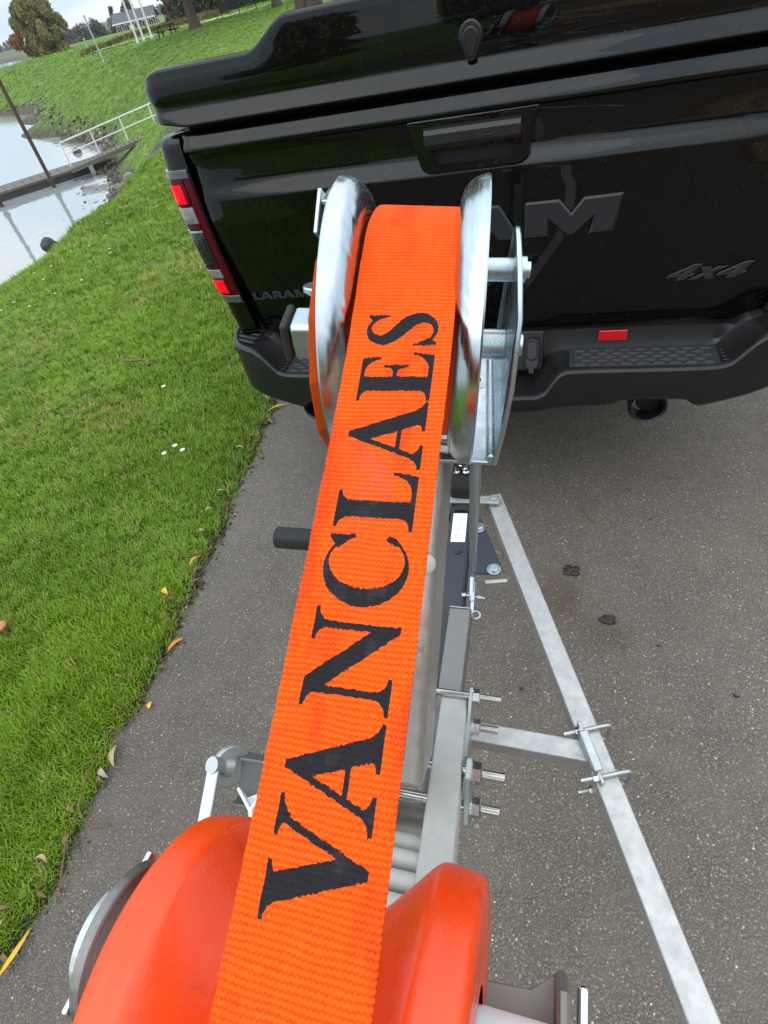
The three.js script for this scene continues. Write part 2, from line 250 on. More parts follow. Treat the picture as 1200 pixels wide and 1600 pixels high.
{ // bare earth behind the trailer: old wheel ruts with brown leaves, mirrored in the truck's paint
  const rows = []; for (let j = 0; j <= 60; j++) { const z = 2.45 + j * 0.2, e = 1.5 - 0.22 * (z - 2.5) + (fbm(z * 2, 5, 17, 3) - 0.5) * 0.2, r = []; for (let i = 0; i <= 24; i++) { const x = lerp(e, 8, (i / 24) ** 1.4); r.push([x, 0.010 + (i ? 0.03 * fbm((x + 0.22 * z) * 2.2, z * 0.2, 19, 3) : -0.004), z]); } rows.push(r); }
  const g = sheet(rows.map((r) => r.reverse())), p = g.attributes.position, K = new Float32Array(p.count * 3); for (let i = 0; i < p.count; i++) { const n = fbm((p.getX(i) + 0.22 * p.getZ(i)) * 2.4, p.getZ(i) * 0.25, 23, 4), k = lerp(0.35, 1.5, sst(0.3, 0.7, n)); K[i * 3] = 0.26 * k; K[i * 3 + 1] = 0.165 * k; K[i * 3 + 2] = 0.085 * k; }
  g.setAttribute('color', new THREE.BufferAttribute(K, 3)); structure('bare_earth', g, Std({ vertexColors: true, roughness: 0.95 }));
}
const ribbon = (pts, w, lift) => { const rows = []; const c = new THREE.CatmullRomCurve3(pts.map(([x, z]) => V(x, 0, z))); for (let i = 0; i <= 80; i++) { const p = c.getPoint(i / 80), t = c.getTangent(i / 80), r = []; for (const s of [1, 0.33, -0.33, -1]) { const x = p.x - t.z * w * s / 2, z = p.z + t.x * w * s / 2; r.push([x, ground(x, z) + lift, z]); } rows.push(r); } return sheet(rows); };
structure('gravel_path', ribbon([[-44.5, -59.4], [-41.5, -61], [-39.4, -62.4], [-36, -63.4], [-31, -62], [-28, -60], [-24, -60], [-18, -58], [-8, -56], [4, -54]], 1.7, 0.07), Std({ color: lin(0.40, 0.36, 0.30), roughness: 0.95, side: THREE.DoubleSide }));

// ---------------------------------------------------------------- grass
{
  const tuft = (n, hgt, spread) => { const pos = [], idx = [], col = []; for (let k = 0; k < n; k++) { const a = rnd() * 6.283, r = spread * Math.sqrt(rnd()), x = Math.cos(a) * r, z = Math.sin(a) * r, h = hgt * rr(0.55, 1.15), w = rr(0.0016, 0.003) * (spread / 0.03) * 0.8, d = rnd() * 6.283, l = h * rr(0.25, 1.0), bx = Math.cos(d) * l, bz = Math.sin(d) * l, px = -Math.sin(d) * w, pz = Math.cos(d) * w, b = pos.length / 3, c = rr(0.75, 1.2), y = rr(0.9, 1.25);
    pos.push(x - px, 0, z - pz, x + px, 0, z + pz, x + bx * 0.45 - px * 0.8, h * 0.62, z + bz * 0.45 - pz * 0.8, x + bx * 0.45 + px * 0.8, h * 0.62, z + bz * 0.45 + pz * 0.8, x + bx, h * 0.95, z + bz); idx.push(b, b + 1, b + 2, b + 1, b + 3, b + 2, b + 2, b + 3, b + 4); for (let q = 0; q < 5; q++) col.push(c * y, c, c * 0.8); }
    const g = new THREE.BufferGeometry(); g.setAttribute('position', new THREE.Float32BufferAttribute(pos, 3)); g.setAttribute('color', new THREE.Float32BufferAttribute(col, 3)); g.setIndex(idx); g.computeVertexNormals(); return g; };
  const mat = new THREE.MeshPhysicalMaterial({ vertexColors: true, roughness: 0.6, side: THREE.DoubleSide });
  const make = (name, geo, list) => { const m = new THREE.InstancedMesh(geo, mat, list.length), q = new THREE.Matrix4(), e = new THREE.Euler(), Q = new THREE.Quaternion(), c = new THREE.Color(); list.forEach(([x, z, s, hs], i) => { e.set(rr(-0.25, 0.25), rnd() * 6.283, rr(-0.25, 0.25)); q.compose(V(x, ground(x, z) - 0.004, z), Q.setFromEuler(e), V(s, s * hs, s)); m.setMatrixAt(i, q);
    const n = fbm(x * 0.8, z * 0.8, 101, 3), k = fbm(x * 3.1, z * 3.1, 103, 2), dry = sst(0.6, 0.78, fbm(x * 0.9 + 3, z * 0.9, 57, 3)), y = rnd(); let r = lerp(0.10, 0.22, n * 0.6 + k * 0.4), g = lerp(0.22, 0.38, n * 0.5 + k * 0.5), b = lerp(0.005, 0.016, k); if (y > (z < -16 ? 0.992 : 0.97) || rnd() < dry * 0.22) { r = 0.36; g = 0.32; b = 0.13; } const v = rr(0.8, 1.2); m.setColorAt(i, c.setRGB(r * v, g * v, b * v)); });
    m.name = name; m.castShadow = m.receiveShadow = true; m.userData.kind = 'stuff'; scene.add(m); return m; };
  const A = [], B = [], cx = 0.235, cz = 1.78;
  for (let i = 0; i < 150000; i++) { const d = 1.2 * Math.exp(rnd() * Math.log(16)), a = rr(1.5, 3.5), x = cx - Math.sin(a) * d * 1, z = cz + Math.cos(a) * d; const e = edgeN(z) - x; if (e < -0.02 || (e < 0.16 && rnd() > 0.25 + e * 4) || x < -12.5) continue; const h = ground(x, z); if (h < -2.6) continue; A.push([x, z, lerp(0.8, 2.1, sst(2, 16, d)) * rr(0.7, 1.2), rr(0.7, 1.15) * (0.7 + 0.6 * fbm(x * 2.2, z * 2.2, 111, 2))]); }
  tag(make('grass', tuft(14, 0.042, 0.034), A), 'short green lawn grass growing between the asphalt edge and the water', 'grass');
  for (let i = 0; i < 90000; i++) { const d = 16 * Math.exp(rnd() * Math.log(8)), a = rr(2.1, 3.45), x = cx - Math.sin(a) * d, z = cz + Math.cos(a) * d; const h = ground(x, z); if (h < -2.6 + rr(-0.15, 0.35) || x > -3 && z > -16 || Math.hypot(x + 13.2, (z + 18.5) * 0.5) < 2.6) continue; if (h > -1 && (fbm(x, z, 1, 2) > 2)) continue; B.push([x, z, lerp(0.6, 2.6, sst(16, 110, d)) * rr(0.6, 1.2), rr(0.3, 0.6)]); }
  tag(make('grass', tuft(16, 0.11, 0.16), B), 'mown green grass on the bank and lawn beyond the inlet', 'grass');
}
// ---------------------------------------------------------------- pickup truck
const interp = (t, pts) => { let i = 0; while (i < pts.length - 2 && t > pts[i + 1][0]) i++; const [a, x] = pts[i], [b, y] = pts[i + 1]; return lerp(x, y, clamp((t - a) / (b - a))); };
const curve2 = (pts) => { const c = new THREE.CatmullRomCurve3(pts.map(([a, b]) => V(a, b, 0)), false, 'centripetal'); return (t) => { const p = c.getPoint(t); return [p.x, p.y]; }; };
const truck = thing('pickup_truck', 'glossy black pickup truck with a hard bed lid, tailgate towards the trailer', 'pickup truck');
{
  const seam = (y) => interp(y, [[0.60, 0.835], [0.72, 0.84], [0.873, 0.857], [1.083, 0.884], [1.294, 0.891], [1.42, 0.888]]);
  const wide = (y) => interp(y, [[0.60, 0.925], [0.72, 0.942], [0.90, 0.968], [1.06, 0.992], [1.20, 0.999], [1.28, 0.999], [1.36, 0.990], [1.42, 0.975]]);
  const corner = (t, y, s, off = 0) => {                  // rear corner of the bed, t from the tailgate seam round to the flank
    const a = seam(y) + 0.004, w = wide(y);
    const c = [[a, -0.002], [a + (w - a) * 0.45, -0.005], [a + (w - a) * 0.82, -0.020], [w - 0.003, -0.052], [w, -0.11], [w + 0.004, -0.24]];
    const k = t * 5, i = Math.min(4, Math.floor(k)), f = k - i, q = (j) => c[clamp(j, 0, 5)];
    const cr = (m) => { const p0 = q(i - 1)[m], p1 = q(i)[m], p2 = q(i + 1)[m], p3 = q(i + 2)[m]; return 0.5 * (2 * p1 + (p2 - p0) * f + (2 * p0 - 5 * p1 + 4 * p2 - p3) * f * f + (3 * p1 - p0 - 3 * p2 + p3) * f * f * f); };
    const d = (m) => { const p0 = q(i - 1)[m], p1 = q(i)[m], p2 = q(i + 1)[m], p3 = q(i + 2)[m]; return 0.5 * (p2 - p0 + 2 * (2 * p0 - 5 * p1 + 4 * p2 - p3) * f + 3 * (3 * p1 - p0 - 3 * p2 + p3) * f * f); };
    const tx = d(0), tz = d(1), l = Math.hypot(tx, tz) || 1; return [s * (cr(0) - tz / l * off), y, cr(1) + tx / l * off];
  };
  const ys = []; for (let k = 0; k <= 26; k++) ys.push(lerp(0.60, 1.372, k / 26));
  for (const s of [-1, 1]) {
    const rows = []; for (let k = 0; k <= 30; k++) rows.push([...ys.map((y) => corner(k / 30, y, s)), ...[[0.004, 1.385], [0.016, 1.394], [0.05, 1.397], [0.09, 1.397]].map(([o, y]) => corner(k / 30, y, s, -o))]);
    for (const z of [-0.4, -0.7, -0.8, -0.95, -1.1, -1.25, -1.4, -1.55, -1.7, -1.76]) { const yb = Math.abs(z + 1.25) < 0.5 ? 0.42 + Math.sqrt(0.25 - (z + 1.25) ** 2) : 0.6; rows.push([...ys.map((y, k) => { const q = lerp(yb, 1.372, k / 26), p = corner(1, q, s); return [p[0], q, z]; }), ...[[0.004, 1.385], [0.016, 1.394], [0.05, 1.397], [0.09, 1.397]].map(([o, y]) => [corner(1, y, s)[0] - s * o, y, z])]); }
    part('bed_side', crease(sheet(s < 0 ? rows : rows.map((r) => r.slice().reverse())), 0.7), M.paint, truck);
    // tail lamp: pieces that follow the corner, each with its own thickness
    const lamp = sub('tail_lamp', truck);
    const patch = (t0, t1, y0, y1, o0, o1, sk = 0) => { const R = []; for (let a = 0; a <= 14; a++) { const t = lerp(t0, t1, a / 14), yy = (v) => lerp(y0, y1, v) - sk * (t - t0); const r = []; r.push(corner(t, yy(0), s, o0)); for (const v of [0, 0.06, 0.2, 0.4, 0.6, 0.8, 0.94, 1]) r.push(corner(t, yy(v), s, v === 0 || v === 1 ? o1 - 0.0015 : o1)); r.push(corner(t, yy(1), s, o0)); R.push(r); } const cap = (r) => r.map((p, i) => corner(r === R[0] ? t0 : t1, p[1], s, o0)); const all = [cap(R[0]), ...R, cap(R[14])]; return crease(sheet(s < 0 ? all : all.map((r) => r.slice().reverse())), 0.6); };
    const red = new THREE.MeshPhysicalMaterial({ color: lin(0.42, 0.001, 0.006), roughness: 0.25, specularIntensity: 0.25, emissive: lin(1, 0.0, 0.012), emissiveIntensity: 0.5 });
    const deep = new THREE.MeshPhysicalMaterial({ color: lin(0.075, 0.001, 0.006), roughness: 0.2, specularIntensity: 0.35 });
    const clear = new THREE.MeshPhysicalMaterial({ color: lin(0.34, 0.33, 0.34), roughness: 0.18, clearcoat: 1, map: brushed });
    const smoke = new THREE.MeshPhysicalMaterial({ color: lin(0.055, 0.052, 0.056), roughness: 0.15, clearcoat: 1 });
    part('lamp_housing', patch(0.0, 0.93, 0.868, 1.312, -0.004, 0.003), M.satin, lamp);
    part('lamp_trim', patch(0.03, 0.9, 1.284, 1.308, 0, 0.008), smoke, lamp);
    part('lamp_strip', patch(0.03, 0.125, 0.905, 1.283, 0, 0.0075), deep, lamp);
    part('lamp_strip', patch(0.14, 0.88, 1.203, 1.281, 0, 0.0075, 0.01), deep, lamp); part('red_lens', patch(0.19, 0.74, 1.211, 1.268, 0, 0.0095, 0.01), red, lamp);
    part('white_lens', patch(0.14, 0.88, 1.150, 1.201, 0, 0.009, 0.01), clear, lamp);
    part('lamp_strip', patch(0.14, 0.88, 1.132, 1.148, 0, 0.008, 0.01), deep, lamp);
    part('chrome_bead', patch(0.13, 0.88, 1.122, 1.130, 0, 0.010, 0.01), M.chrome, lamp);
    part('sensor_panel', patch(0.14, 0.88, 1.012, 1.120, 0, 0.0075, 0.01), M.glassDark, lamp);
    part('sensor_rim', [patch(0.18, 0.24, 1.024, 1.108, 0, 0.0095, 0.01), patch(0.18, 0.8, 1.018, 1.024, 0, 0.0095, 0.01)], M.satin, lamp);
    part('lamp_strip', patch(0.14, 0.88, 0.998, 1.010, 0, 0.0085, 0.01), deep, lamp);
    part('white_lens', patch(0.14, 0.88, 0.966, 0.996, 0, 0.009, 0.01), clear, lamp);
    part('lamp_strip', patch(0.14, 0.88, 0.903, 0.964, 0, 0.0075, 0.01), deep, lamp); part('red_lens', patch(0.17, 0.80, 0.910, 0.958, 0, 0.0095, 0.01), red, lamp);
    part('lamp_trim', patch(0.03, 0.9, 0.874, 0.900, 0, 0.007), smoke, lamp);
  }
  // tailgate skin: rolled top edge, scooped handle band, crease and a long lower face
  const prof = curve2([[1.398, -0.06], [1.401, -0.03], [1.396, -0.008], [1.378, 0.004], [1.36, 0.0135], [1.352, 0.0135], [1.343, 0.007], [1.325, 0.001], [1.28, -0.003], [1.262, -0.003], [1.247, 0.002], [1.228, 0.015], [1.214, 0.021], [1.203, 0.019], [1.16, 0.012], [1.08, 0.003], [0.95, -0.006], [0.82, -0.014], [0.745, -0.019], [0.728, -0.024], [0.722, -0.045]]);
  const rows = []; const xs = []; for (let k = -40; k <= 40; k++) xs.push(Math.sign(k) * (1 - (1 - Math.abs(k) / 40) ** 1.3));
  for (let i = 0; i <= 120; i++) { const [y, z0] = prof(i / 120); rows.push(xs.map((u) => { const x = u * (seam(y) - 0.004), e = clamp((Math.abs(u) - 0.93) / 0.07), bow = 0.006 * (1 - u * u); const fl = y < 1.30 && y > 1.15 ? (z0 - interp(y, [[1.15, 0.011], [1.3, -0.002]])) * -sst(0.55, 0.99, Math.abs(u)) * 0.8 : 0; return [x, y, z0 + bow - 0.014 * e * e + fl]; })); }
  const gate = part('tailgate', metre(sheet(rows)), M.dusty, truck);
  part('tailgate_core', rbox(1.70, 0.66, 0.05, 0.01).translate(0, 1.06, -0.055), M.dark, gate);
  const tz = (y) => { let b = 0; for (let i = 0; i <= 120; i++) { const p = prof(i / 120); if (Math.abs(p[0] - y) < 0.008) b = Math.max(b, p[1]); } return b + 0.006; };
  // handle: bezel with a recess under the grip
  const shape = new THREE.Shape(); shape.moveTo(-0.174, 1.349); shape.lineTo(0.164, 1.349); shape.quadraticCurveTo(0.172, 1.346, 0.166, 1.335); shape.lineTo(0.143, 1.245); shape.quadraticCurveTo(0.136, 1.221, 0.108, 1.219); shape.lineTo(-0.118, 1.219); shape.quadraticCurveTo(-0.146, 1.221, -0.153, 1.245); shape.lineTo(-0.176, 1.335); shape.quadraticCurveTo(-0.182, 1.346, -0.174, 1.349);
  const hole = new THREE.Path(); hole.moveTo(-0.128, 1.283); hole.lineTo(0.118, 1.283); hole.lineTo(0.100, 1.246); hole.quadraticCurveTo(0.096, 1.236, 0.082, 1.236); hole.lineTo(-0.092, 1.236); hole.quadraticCurveTo(-0.106, 1.236, -0.110, 1.246); shape.holes.push(hole);
  part('handle_bezel', crease(new THREE.ExtrudeGeometry(shape, { depth: 0.022, bevelEnabled: true, bevelSize: 0.006, bevelThickness: 0.006, bevelOffset: -0.006, bevelSegments: 3, curveSegments: 8 }).translate(0, 0, 0.003), 0.4), M.paint, gate);
  part('handle_recess', rbox(0.25, 0.055, 0.01, 0.003).translate(-0.005, 1.26, 0.010), M.dark, gate);
  const grip = [[1.287, 0.026], [1.287, 0.046], [1.296, 0.050], [1.318, 0.049], [1.328, 0.043], [1.334, 0.026]].map(([y, z]) => [-0.128, 0.122].map((x) => [x, y, z]));
  part('handle', [crease(sheet(grip.map((r) => r.slice().reverse())), 0.25), plateX(grip.map((r) => [r[0][2], r[0][1]]), 0.003, -0.129, 0.0005), plateX(grip.map((r) => [r[0][2], r[0][1]]), 0.003, 0.123, 0.0005)], M.satin, gate);
  part('key_lock', [rod([-0.008, 1.306, 0.046], [-0.008, 1.306, 0.056], 0.008), rod([-0.008, 1.306, 0.046], [-0.008, 1.306, 0.053], 0.0105)], M.badge, gate);
  part('lock_slot', [bar([0.018, 1.303, 0.051], [0.058, 1.303, 0.051], 0.004, 0.004, 0.001), bar([0.030, 1.312, 0.051], [0.044, 1.312, 0.051], 0.006, 0.004, 0.001), bar([0.018, 1.300, 0.051], [0.018, 1.308, 0.051], 0.003, 0.004, 0.001, V(0, 0, 1)), bar([0.058, 1.300, 0.051], [0.058, 1.308, 0.051], 0.003, 0.004, 0.001, V(0, 0, 1))], M.badge, gate);
  // raised lettering
  const letter = (pts, holes = []) => { const s = new THREE.Shape(pts.map(([x, y]) => new THREE.Vector2(x, y - 1.068))); for (const h of holes) s.holes.push(new THREE.Path(h.map(([x, y]) => new THREE.Vector2(x, y - 1.068)))); const g = crease(new THREE.ExtrudeGeometry(s, { depth: 0.006, bevelEnabled: true, bevelSize: 0.006, bevelThickness: 0.005, bevelOffset: -0.006, bevelSegments: 1 }), 0.3); return g.rotateX(-0.1).translate(0, 1.068, 0.011); };
  part('badge_letter', letter([[-0.396, 1.119], [-0.378, 1.020], [-0.312, 1.020], [-0.306, 1.047], [-0.272, 1.047], [-0.236, 1.020], [-0.140, 1.020], [-0.184, 1.053], [-0.140, 1.066], [-0.136, 1.102], [-0.156, 1.118]], [[[-0.304, 1.072], [-0.226, 1.072], [-0.222, 1.094], [-0.300, 1.094]]]), M.badge, gate);
  part('badge_letter', letter([[-0.130, 1.019], [-0.064, 1.118], [0.062, 1.118], [0.126, 1.019], [0.058, 1.019], [0.044, 1.040], [-0.044, 1.040], [-0.058, 1.019]], [[[-0.028, 1.064], [0.028, 1.064], [0.012, 1.090], [-0.012, 1.090]]]), M.badge, gate);
  part('badge_letter', letter([[0.134, 1.019], [0.134, 1.117], [0.228, 1.117], [0.262, 1.080], [0.294, 1.117], [0.396, 1.119], [0.379, 1.020], [0.312, 1.020], [0.322, 1.066], [0.272, 1.019], [0.252, 1.019], [0.202, 1.066], [0.202, 1.019]]), M.badge, gate);
  const font = await new FontLoader().loadAsync('fonts/droid/droid_sans_bold.typeface.json');
  const word = (t, w, h, x, y, z, shear) => { const g = new TextGeometry(t, { font, size: 1, depth: 0.12, bevelEnabled: true, bevelSize: 0.03, bevelThickness: 0.05, bevelSegments: 1, curveSegments: 4 }); g.computeBoundingBox(); const b = g.boundingBox; g.translate(-b.min.x, -b.min.y, 0); const sx = w / (b.max.x - b.min.x), sy = h / (b.max.y - b.min.y); g.applyMatrix4(new THREE.Matrix4().set(sx, shear * sy, 0, x, 0, sy, 0, y, 0, 0, 0.03, z, 0, 0, 0, 1)); return g; };
  part('model_badge', word('LARAMIE', 0.285, 0.026, -0.82, 0.877, -0.006, 0), Std({ color: lin(0.03, 0.03, 0.032), metalness: 0.3, roughness: 0.4 }), gate);
  part('drive_badge', word('4x4', 0.20, 0.045, 0.535, 0.858, -0.006, 0.9), Std({ color: lin(0.022, 0.023, 0.026), metalness: 0.2, roughness: 0.4 }), gate);

  // bed lid with a raised spoiler across the middle
  const yTop = (x) => { const a = Math.abs(x); return a > 0.885 ? 1.554 - 0.026 * ((a - 0.885) / 0.06) ** 2 : 1.556 + 0.060 * sst(0.60, 0.46, a); };
  const path = []; for (let k = -60; k <= 60; k++) path.push([k / 60 * 0.895, 0.0, 0, 1]);
  const arc = []; for (let k = 1; k <= 12; k++) { const f = k / 12 * Math.PI / 2; arc.push([0.895 + 0.055 * Math.sin(f), -0.055 * (1 - Math.cos(f)), Math.sin(f), Math.cos(f)]); } for (const z of [-0.2, -0.5, -1, -1.72]) arc.push([0.95, z, 1, 0]);
  const ring = [...arc.slice().reverse().map(([x, z, a, b]) => [-x, z, -a, b]), ...path, ...arc];
  const lidProf = (x, z) => { const T = z < -0.08 ? lerp(1.526, 1.49, clamp(-z / 1.72)) : yTop(x), c = Math.abs(x) > 0.82 ? 0.012 * sst(0.82, 0.94, Math.abs(x)) : 0; return [[-0.10, 1.421 + c], [-0.01, 1.419 + c], [lerp(0.018, 0.006, c / 0.012), 1.416 + c], [lerp(0.024, 0.010, c / 0.012), 1.420 + c], [lerp(0.020, 0.011, c / 0.012), 1.431 + c], [lerp(0.013, 0.011, c / 0.012), 1.446], [0.007, 1.458], [0.007, 1.470], [0.012, 1.486], [0.0135, lerp(1.486, T, 0.35)], [0.0115, lerp(1.486, T, 0.62)], [0.0085, T - 0.012], [0.0065, T - 0.005], [0.001, T - 0.0012], [-0.010, T], [-0.06, T - 0.003]]; };
  const lidRows = ring.map(([x, z, nx, nz]) => { const f = curve2(lidProf(x, z)), r = []; for (let i = 0; i <= 60; i++) { const [e, y] = f(i / 60); r.push([x + nx * e, y, z + nz * e + 0.006 * (1 - x * x)]); } return r; });
  const lid = part('bed_lid', metre(sheet(lidRows.map((r) => r.slice()))), M.dusty, truck);
  const deck = []; for (let j = 0; j <= 24; j++) { const z = -0.055 - j / 24 * 1.66, r = []; for (let i = -30; i <= 30; i++) { const x = i / 30 * 0.885; r.push([x, lerp(yTop(x) - 0.004, 1.50, sst(0, 0.35, -z - 0.05)), z]); } deck.push(r); }
  part('lid_top', sheet(deck.map((r) => r.slice().reverse())), M.paint, lid);
  const tear = (r0, yc, r1, y1) => { const p = []; for (let k = 0; k <= 24; k++) { const a = -0.12 + k / 24 * (Math.PI + 0.24); p.push([r0 * Math.cos(a), yc + r0 * Math.sin(a) * 1.12]); } for (let k = 0; k <= 12; k++) { const a = Math.PI + 0.3 + k / 12 * (Math.PI - 0.6); p.push([r1 * Math.cos(a), y1 + r1 * Math.sin(a)]); } return p; };
  part('lock_cover', [plate(tear(0.029, 1.503, 0.0135, 1.467), 0.016, 0.004).translate(0.003, 0, 0.020)], M.plastic, lid);
  part('lock_flap', [plate(tear(0.0185, 1.502, 0.009, 1.472), 0.010, 0.0025).translate(0.003, 0, 0.027)], M.satin, lid);

  // step bumper
  const plan = curve2([[0, 0.185], [0.1, 0.185], [0.19, 0.182], [0.26, 0.165], [0.32, 0.158], [0.5, 0.155], [0.68, 0.150], [0.76, 0.138], [0.84, 0.118], [0.90, 0.088], [0.94, 0.042], [0.966, -0.02], [0.982, -0.12], [0.99, -0.35]]);
  const half = []; for (let k = 0; k <= 90; k++) { const [x, z] = plan(k / 90), [x1, z1] = plan(Math.min(1, k / 90 + 0.004)), [x0, z0] = plan(Math.max(0, k / 90 - 0.004)); const l = Math.hypot(x1 - x0, z1 - z0); half.push([x, z, -(z1 - z0) / l, (x1 - x0) / l]); }
  const bprof = ([x, z, nx, nz]) => {
    const pad = interp(x, [[0, 0.572], [0.19, 0.574], [0.215, 0.585], [0.255, 0.645], [0.275, 0.655], [0.715, 0.655], [0.745, 0.662], [0.80, 0.722], [0.83, 0.742], [0.97, 0.748]]), bot = interp(x, [[0, 0.50], [0.2, 0.51], [0.42, 0.515], [0.46, 0.535], [0.64, 0.535], [0.68, 0.505], [0.97, 0.56]]);
    const wall = x < 0.80 ? 0.712 : pad, D = x < 0.78 ? z + 0.004 : lerp(z + 0.004, 0.13, sst(0.78, 0.88, x));
    const pts = [[-0.22, bot + 0.02], [-0.05, bot], [-0.012, bot + 0.004], [-0.003, bot + 0.018], [0, pad - 0.03], [-0.002, pad - 0.008], [-0.008, pad], [-0.016, pad + 0.002], [-0.024, pad - 0.001], [-0.028, pad - 0.008], [-0.034, pad - 0.009], [-Math.max(0.06, D - 0.012), pad - 0.008], [-Math.max(0.07, D - 0.002), Math.max(pad - 0.002, wall - 0.045)], [-Math.max(0.075, D + 0.006), wall], [-Math.max(0.10, D + 0.13), wall]];
    return pts.map(([e, y]) => [x + nx * e, y, z + nz * e]);
  };
  part('bed_seal', rbox(1.78, 0.06, 0.3, 0.01).translate(0, 1.405, -0.22), M.dark, truck);
  const right = half.map(bprof), leftR = right.slice(1).reverse().map((r) => r.map(([x, y, z]) => [-x, y, z]));
  const bumper = part('bumper', crease(sheet([...leftR, ...right].map((r) => r.slice())), 0.45), M.plastic, truck);
  for (const s of [-1, 1]) {
    const l = [rbox(0.435, 0.006, 0.108, 0.002).translate(s * 0.502, 0.650, 0.069)]; const bump = new THREE.SphereGeometry(1, 14, 6, 0, Math.PI * 2, 0, Math.PI / 2);
    for (let j = 0; j < 5; j++) for (let i = 0; i < 9 - (j % 2); i++) l.push(crease(bump.clone().scale(0.0195, 0.0055, 0.0105).translate(s * 0.502 + (i - (j % 2 ? 3.5 : 4)) * 0.0465, 0.6525, 0.028 + j * 0.0205), 1));
    for (let j = 0; j < 5; j++) l.push(rbox(0.026, 0.006, 0.006, 0.002).translate(s * 0.738, 0.655 , 0.03 + j * 0.019));
    part('step_pad', l, M.tread, bumper);
    const c = []; for (let j = 0; j < 4; j++) c.push(bar([s * 0.842, 0.742, 0.062 - j * 0.03], [s * (0.925 + j * 0.008), 0.742, 0.03 - j * 0.03], 0.014, 0.008, 0.003)); part('corner_tread', c, M.tread, bumper);
    part('reflector', [rbox(0.086, 0.034, 0.008, 0.002).translate(s * 0.416, 0.692, 0.003)], new THREE.MeshPhysicalMaterial({ color: lin(0.62, 0.006, 0.01), roughness: 0.2, clearcoat: 1 }), bumper);
    part('exhaust_tip', [lathe([[0.052, 0.066], [0.058, 0.072], [0.062, 0.066], [0.062, 0], [0.054, 0.0], [0.052, 0.066]].slice().reverse(), 40).rotateX(Math.PI / 2 - 0.05).translate(s < 0 ? -0.66 : 0.550, 0.452, 0.0), rod([s < 0 ? -0.64 : 0.558, 0.449, -0.5], [s < 0 ? -0.64 : 0.558, 0.449, 0.02], 0.042)], M.satin, truck);
  }
  const cap = []; for (let k = 0; k < 32; k++) { const a = k / 32 * 6.283; cap.push([0.024 * Math.cos(a), (Math.sin(a) > 0 ? 0.030 : -0.030) + 0.024 * Math.sin(a)]); }
  part('socket_cover', [plate(cap, 0.018, 0.004), plate(cap.map(([x, y]) => [x * 0.72, y * 0.6 + 0.012]), 0.030, 0.003), rbox(0.018, 0.02, 0.02, 0.004).translate(0, -0.055, 0.002)].map((g) => g.rotateX(-0.5).translate(0.165, 0.655, 0.045)), M.satin, bumper);
  part('bumper_infill', rbox(0.40, 0.13, 0.02, 0.004).rotateX(-0.35).translate(0, 0.65, 0.012), M.plastic, bumper);
  // the rest of the truck
  const cab = [[-1.80, 0.5], [-1.80, 1.42], [-1.88, 1.86], [-2.05, 1.93], [-3.2, 1.94], [-3.45, 1.88], [-4.0, 1.40], [-4.3, 1.33], [-5.5, 1.24], [-5.72, 1.1], [-5.75, 0.62], [-5.5, 0.5]];
  part('cab', plateX(cab, 1.86, 0, 0.06), M.paint, truck);
  part('rear_window', rbox(1.3, 0.36, 0.02, 0.03).rotateX(-0.18).translate(0, 1.64, -1.83), M.glassDark, truck);
  part('chassis', [rbox(1.3, 0.22, 4.9, 0.03).translate(0, 0.56, -2.7), rbox(1.5, 0.16, 0.10, 0.02).translate(0, 0.56, -0.08), rod([-0.8, 0.42, -1.25], [0.8, 0.42, -1.25], 0.06), rbox(0.075, 0.075, 0.5, 0.008).translate(0, 0.45, -0.05)], M.dark, truck);
  for (const [x, z] of [[-0.82, -1.25], [0.82, -1.25], [-0.82, -4.95], [0.82, -4.95]]) { const w = sub('wheel', truck); w.position.set(x, 0.415, z); part('tyre', latheX([[-0.13, 0.25], [-0.14, 0.36], [-0.125, 0.405], [-0.08, 0.416], [0.08, 0.416], [0.125, 0.405], [0.14, 0.36], [0.13, 0.25]]), M.rubber, w); part('rim', latheX([[-0.12, 0.255], [-0.10, 0.22], [-0.04, 0.05], [-0.05, 0.0], [0.05, 0.0], [0.04, 0.05], [0.10, 0.22], [0.12, 0.255]]), M.satin, w); }
  part('tow_ball', [rbox(0.05, 0.05, 0.22, 0.006).translate(0, 0.45, 0.22), rod([0, 0.45, 0.32], [0, 0.50, 0.32], 0.016), new THREE.SphereGeometry(0.025, 20, 14).translate(0, 0.515, 0.32)], M.bolt, truck);
}
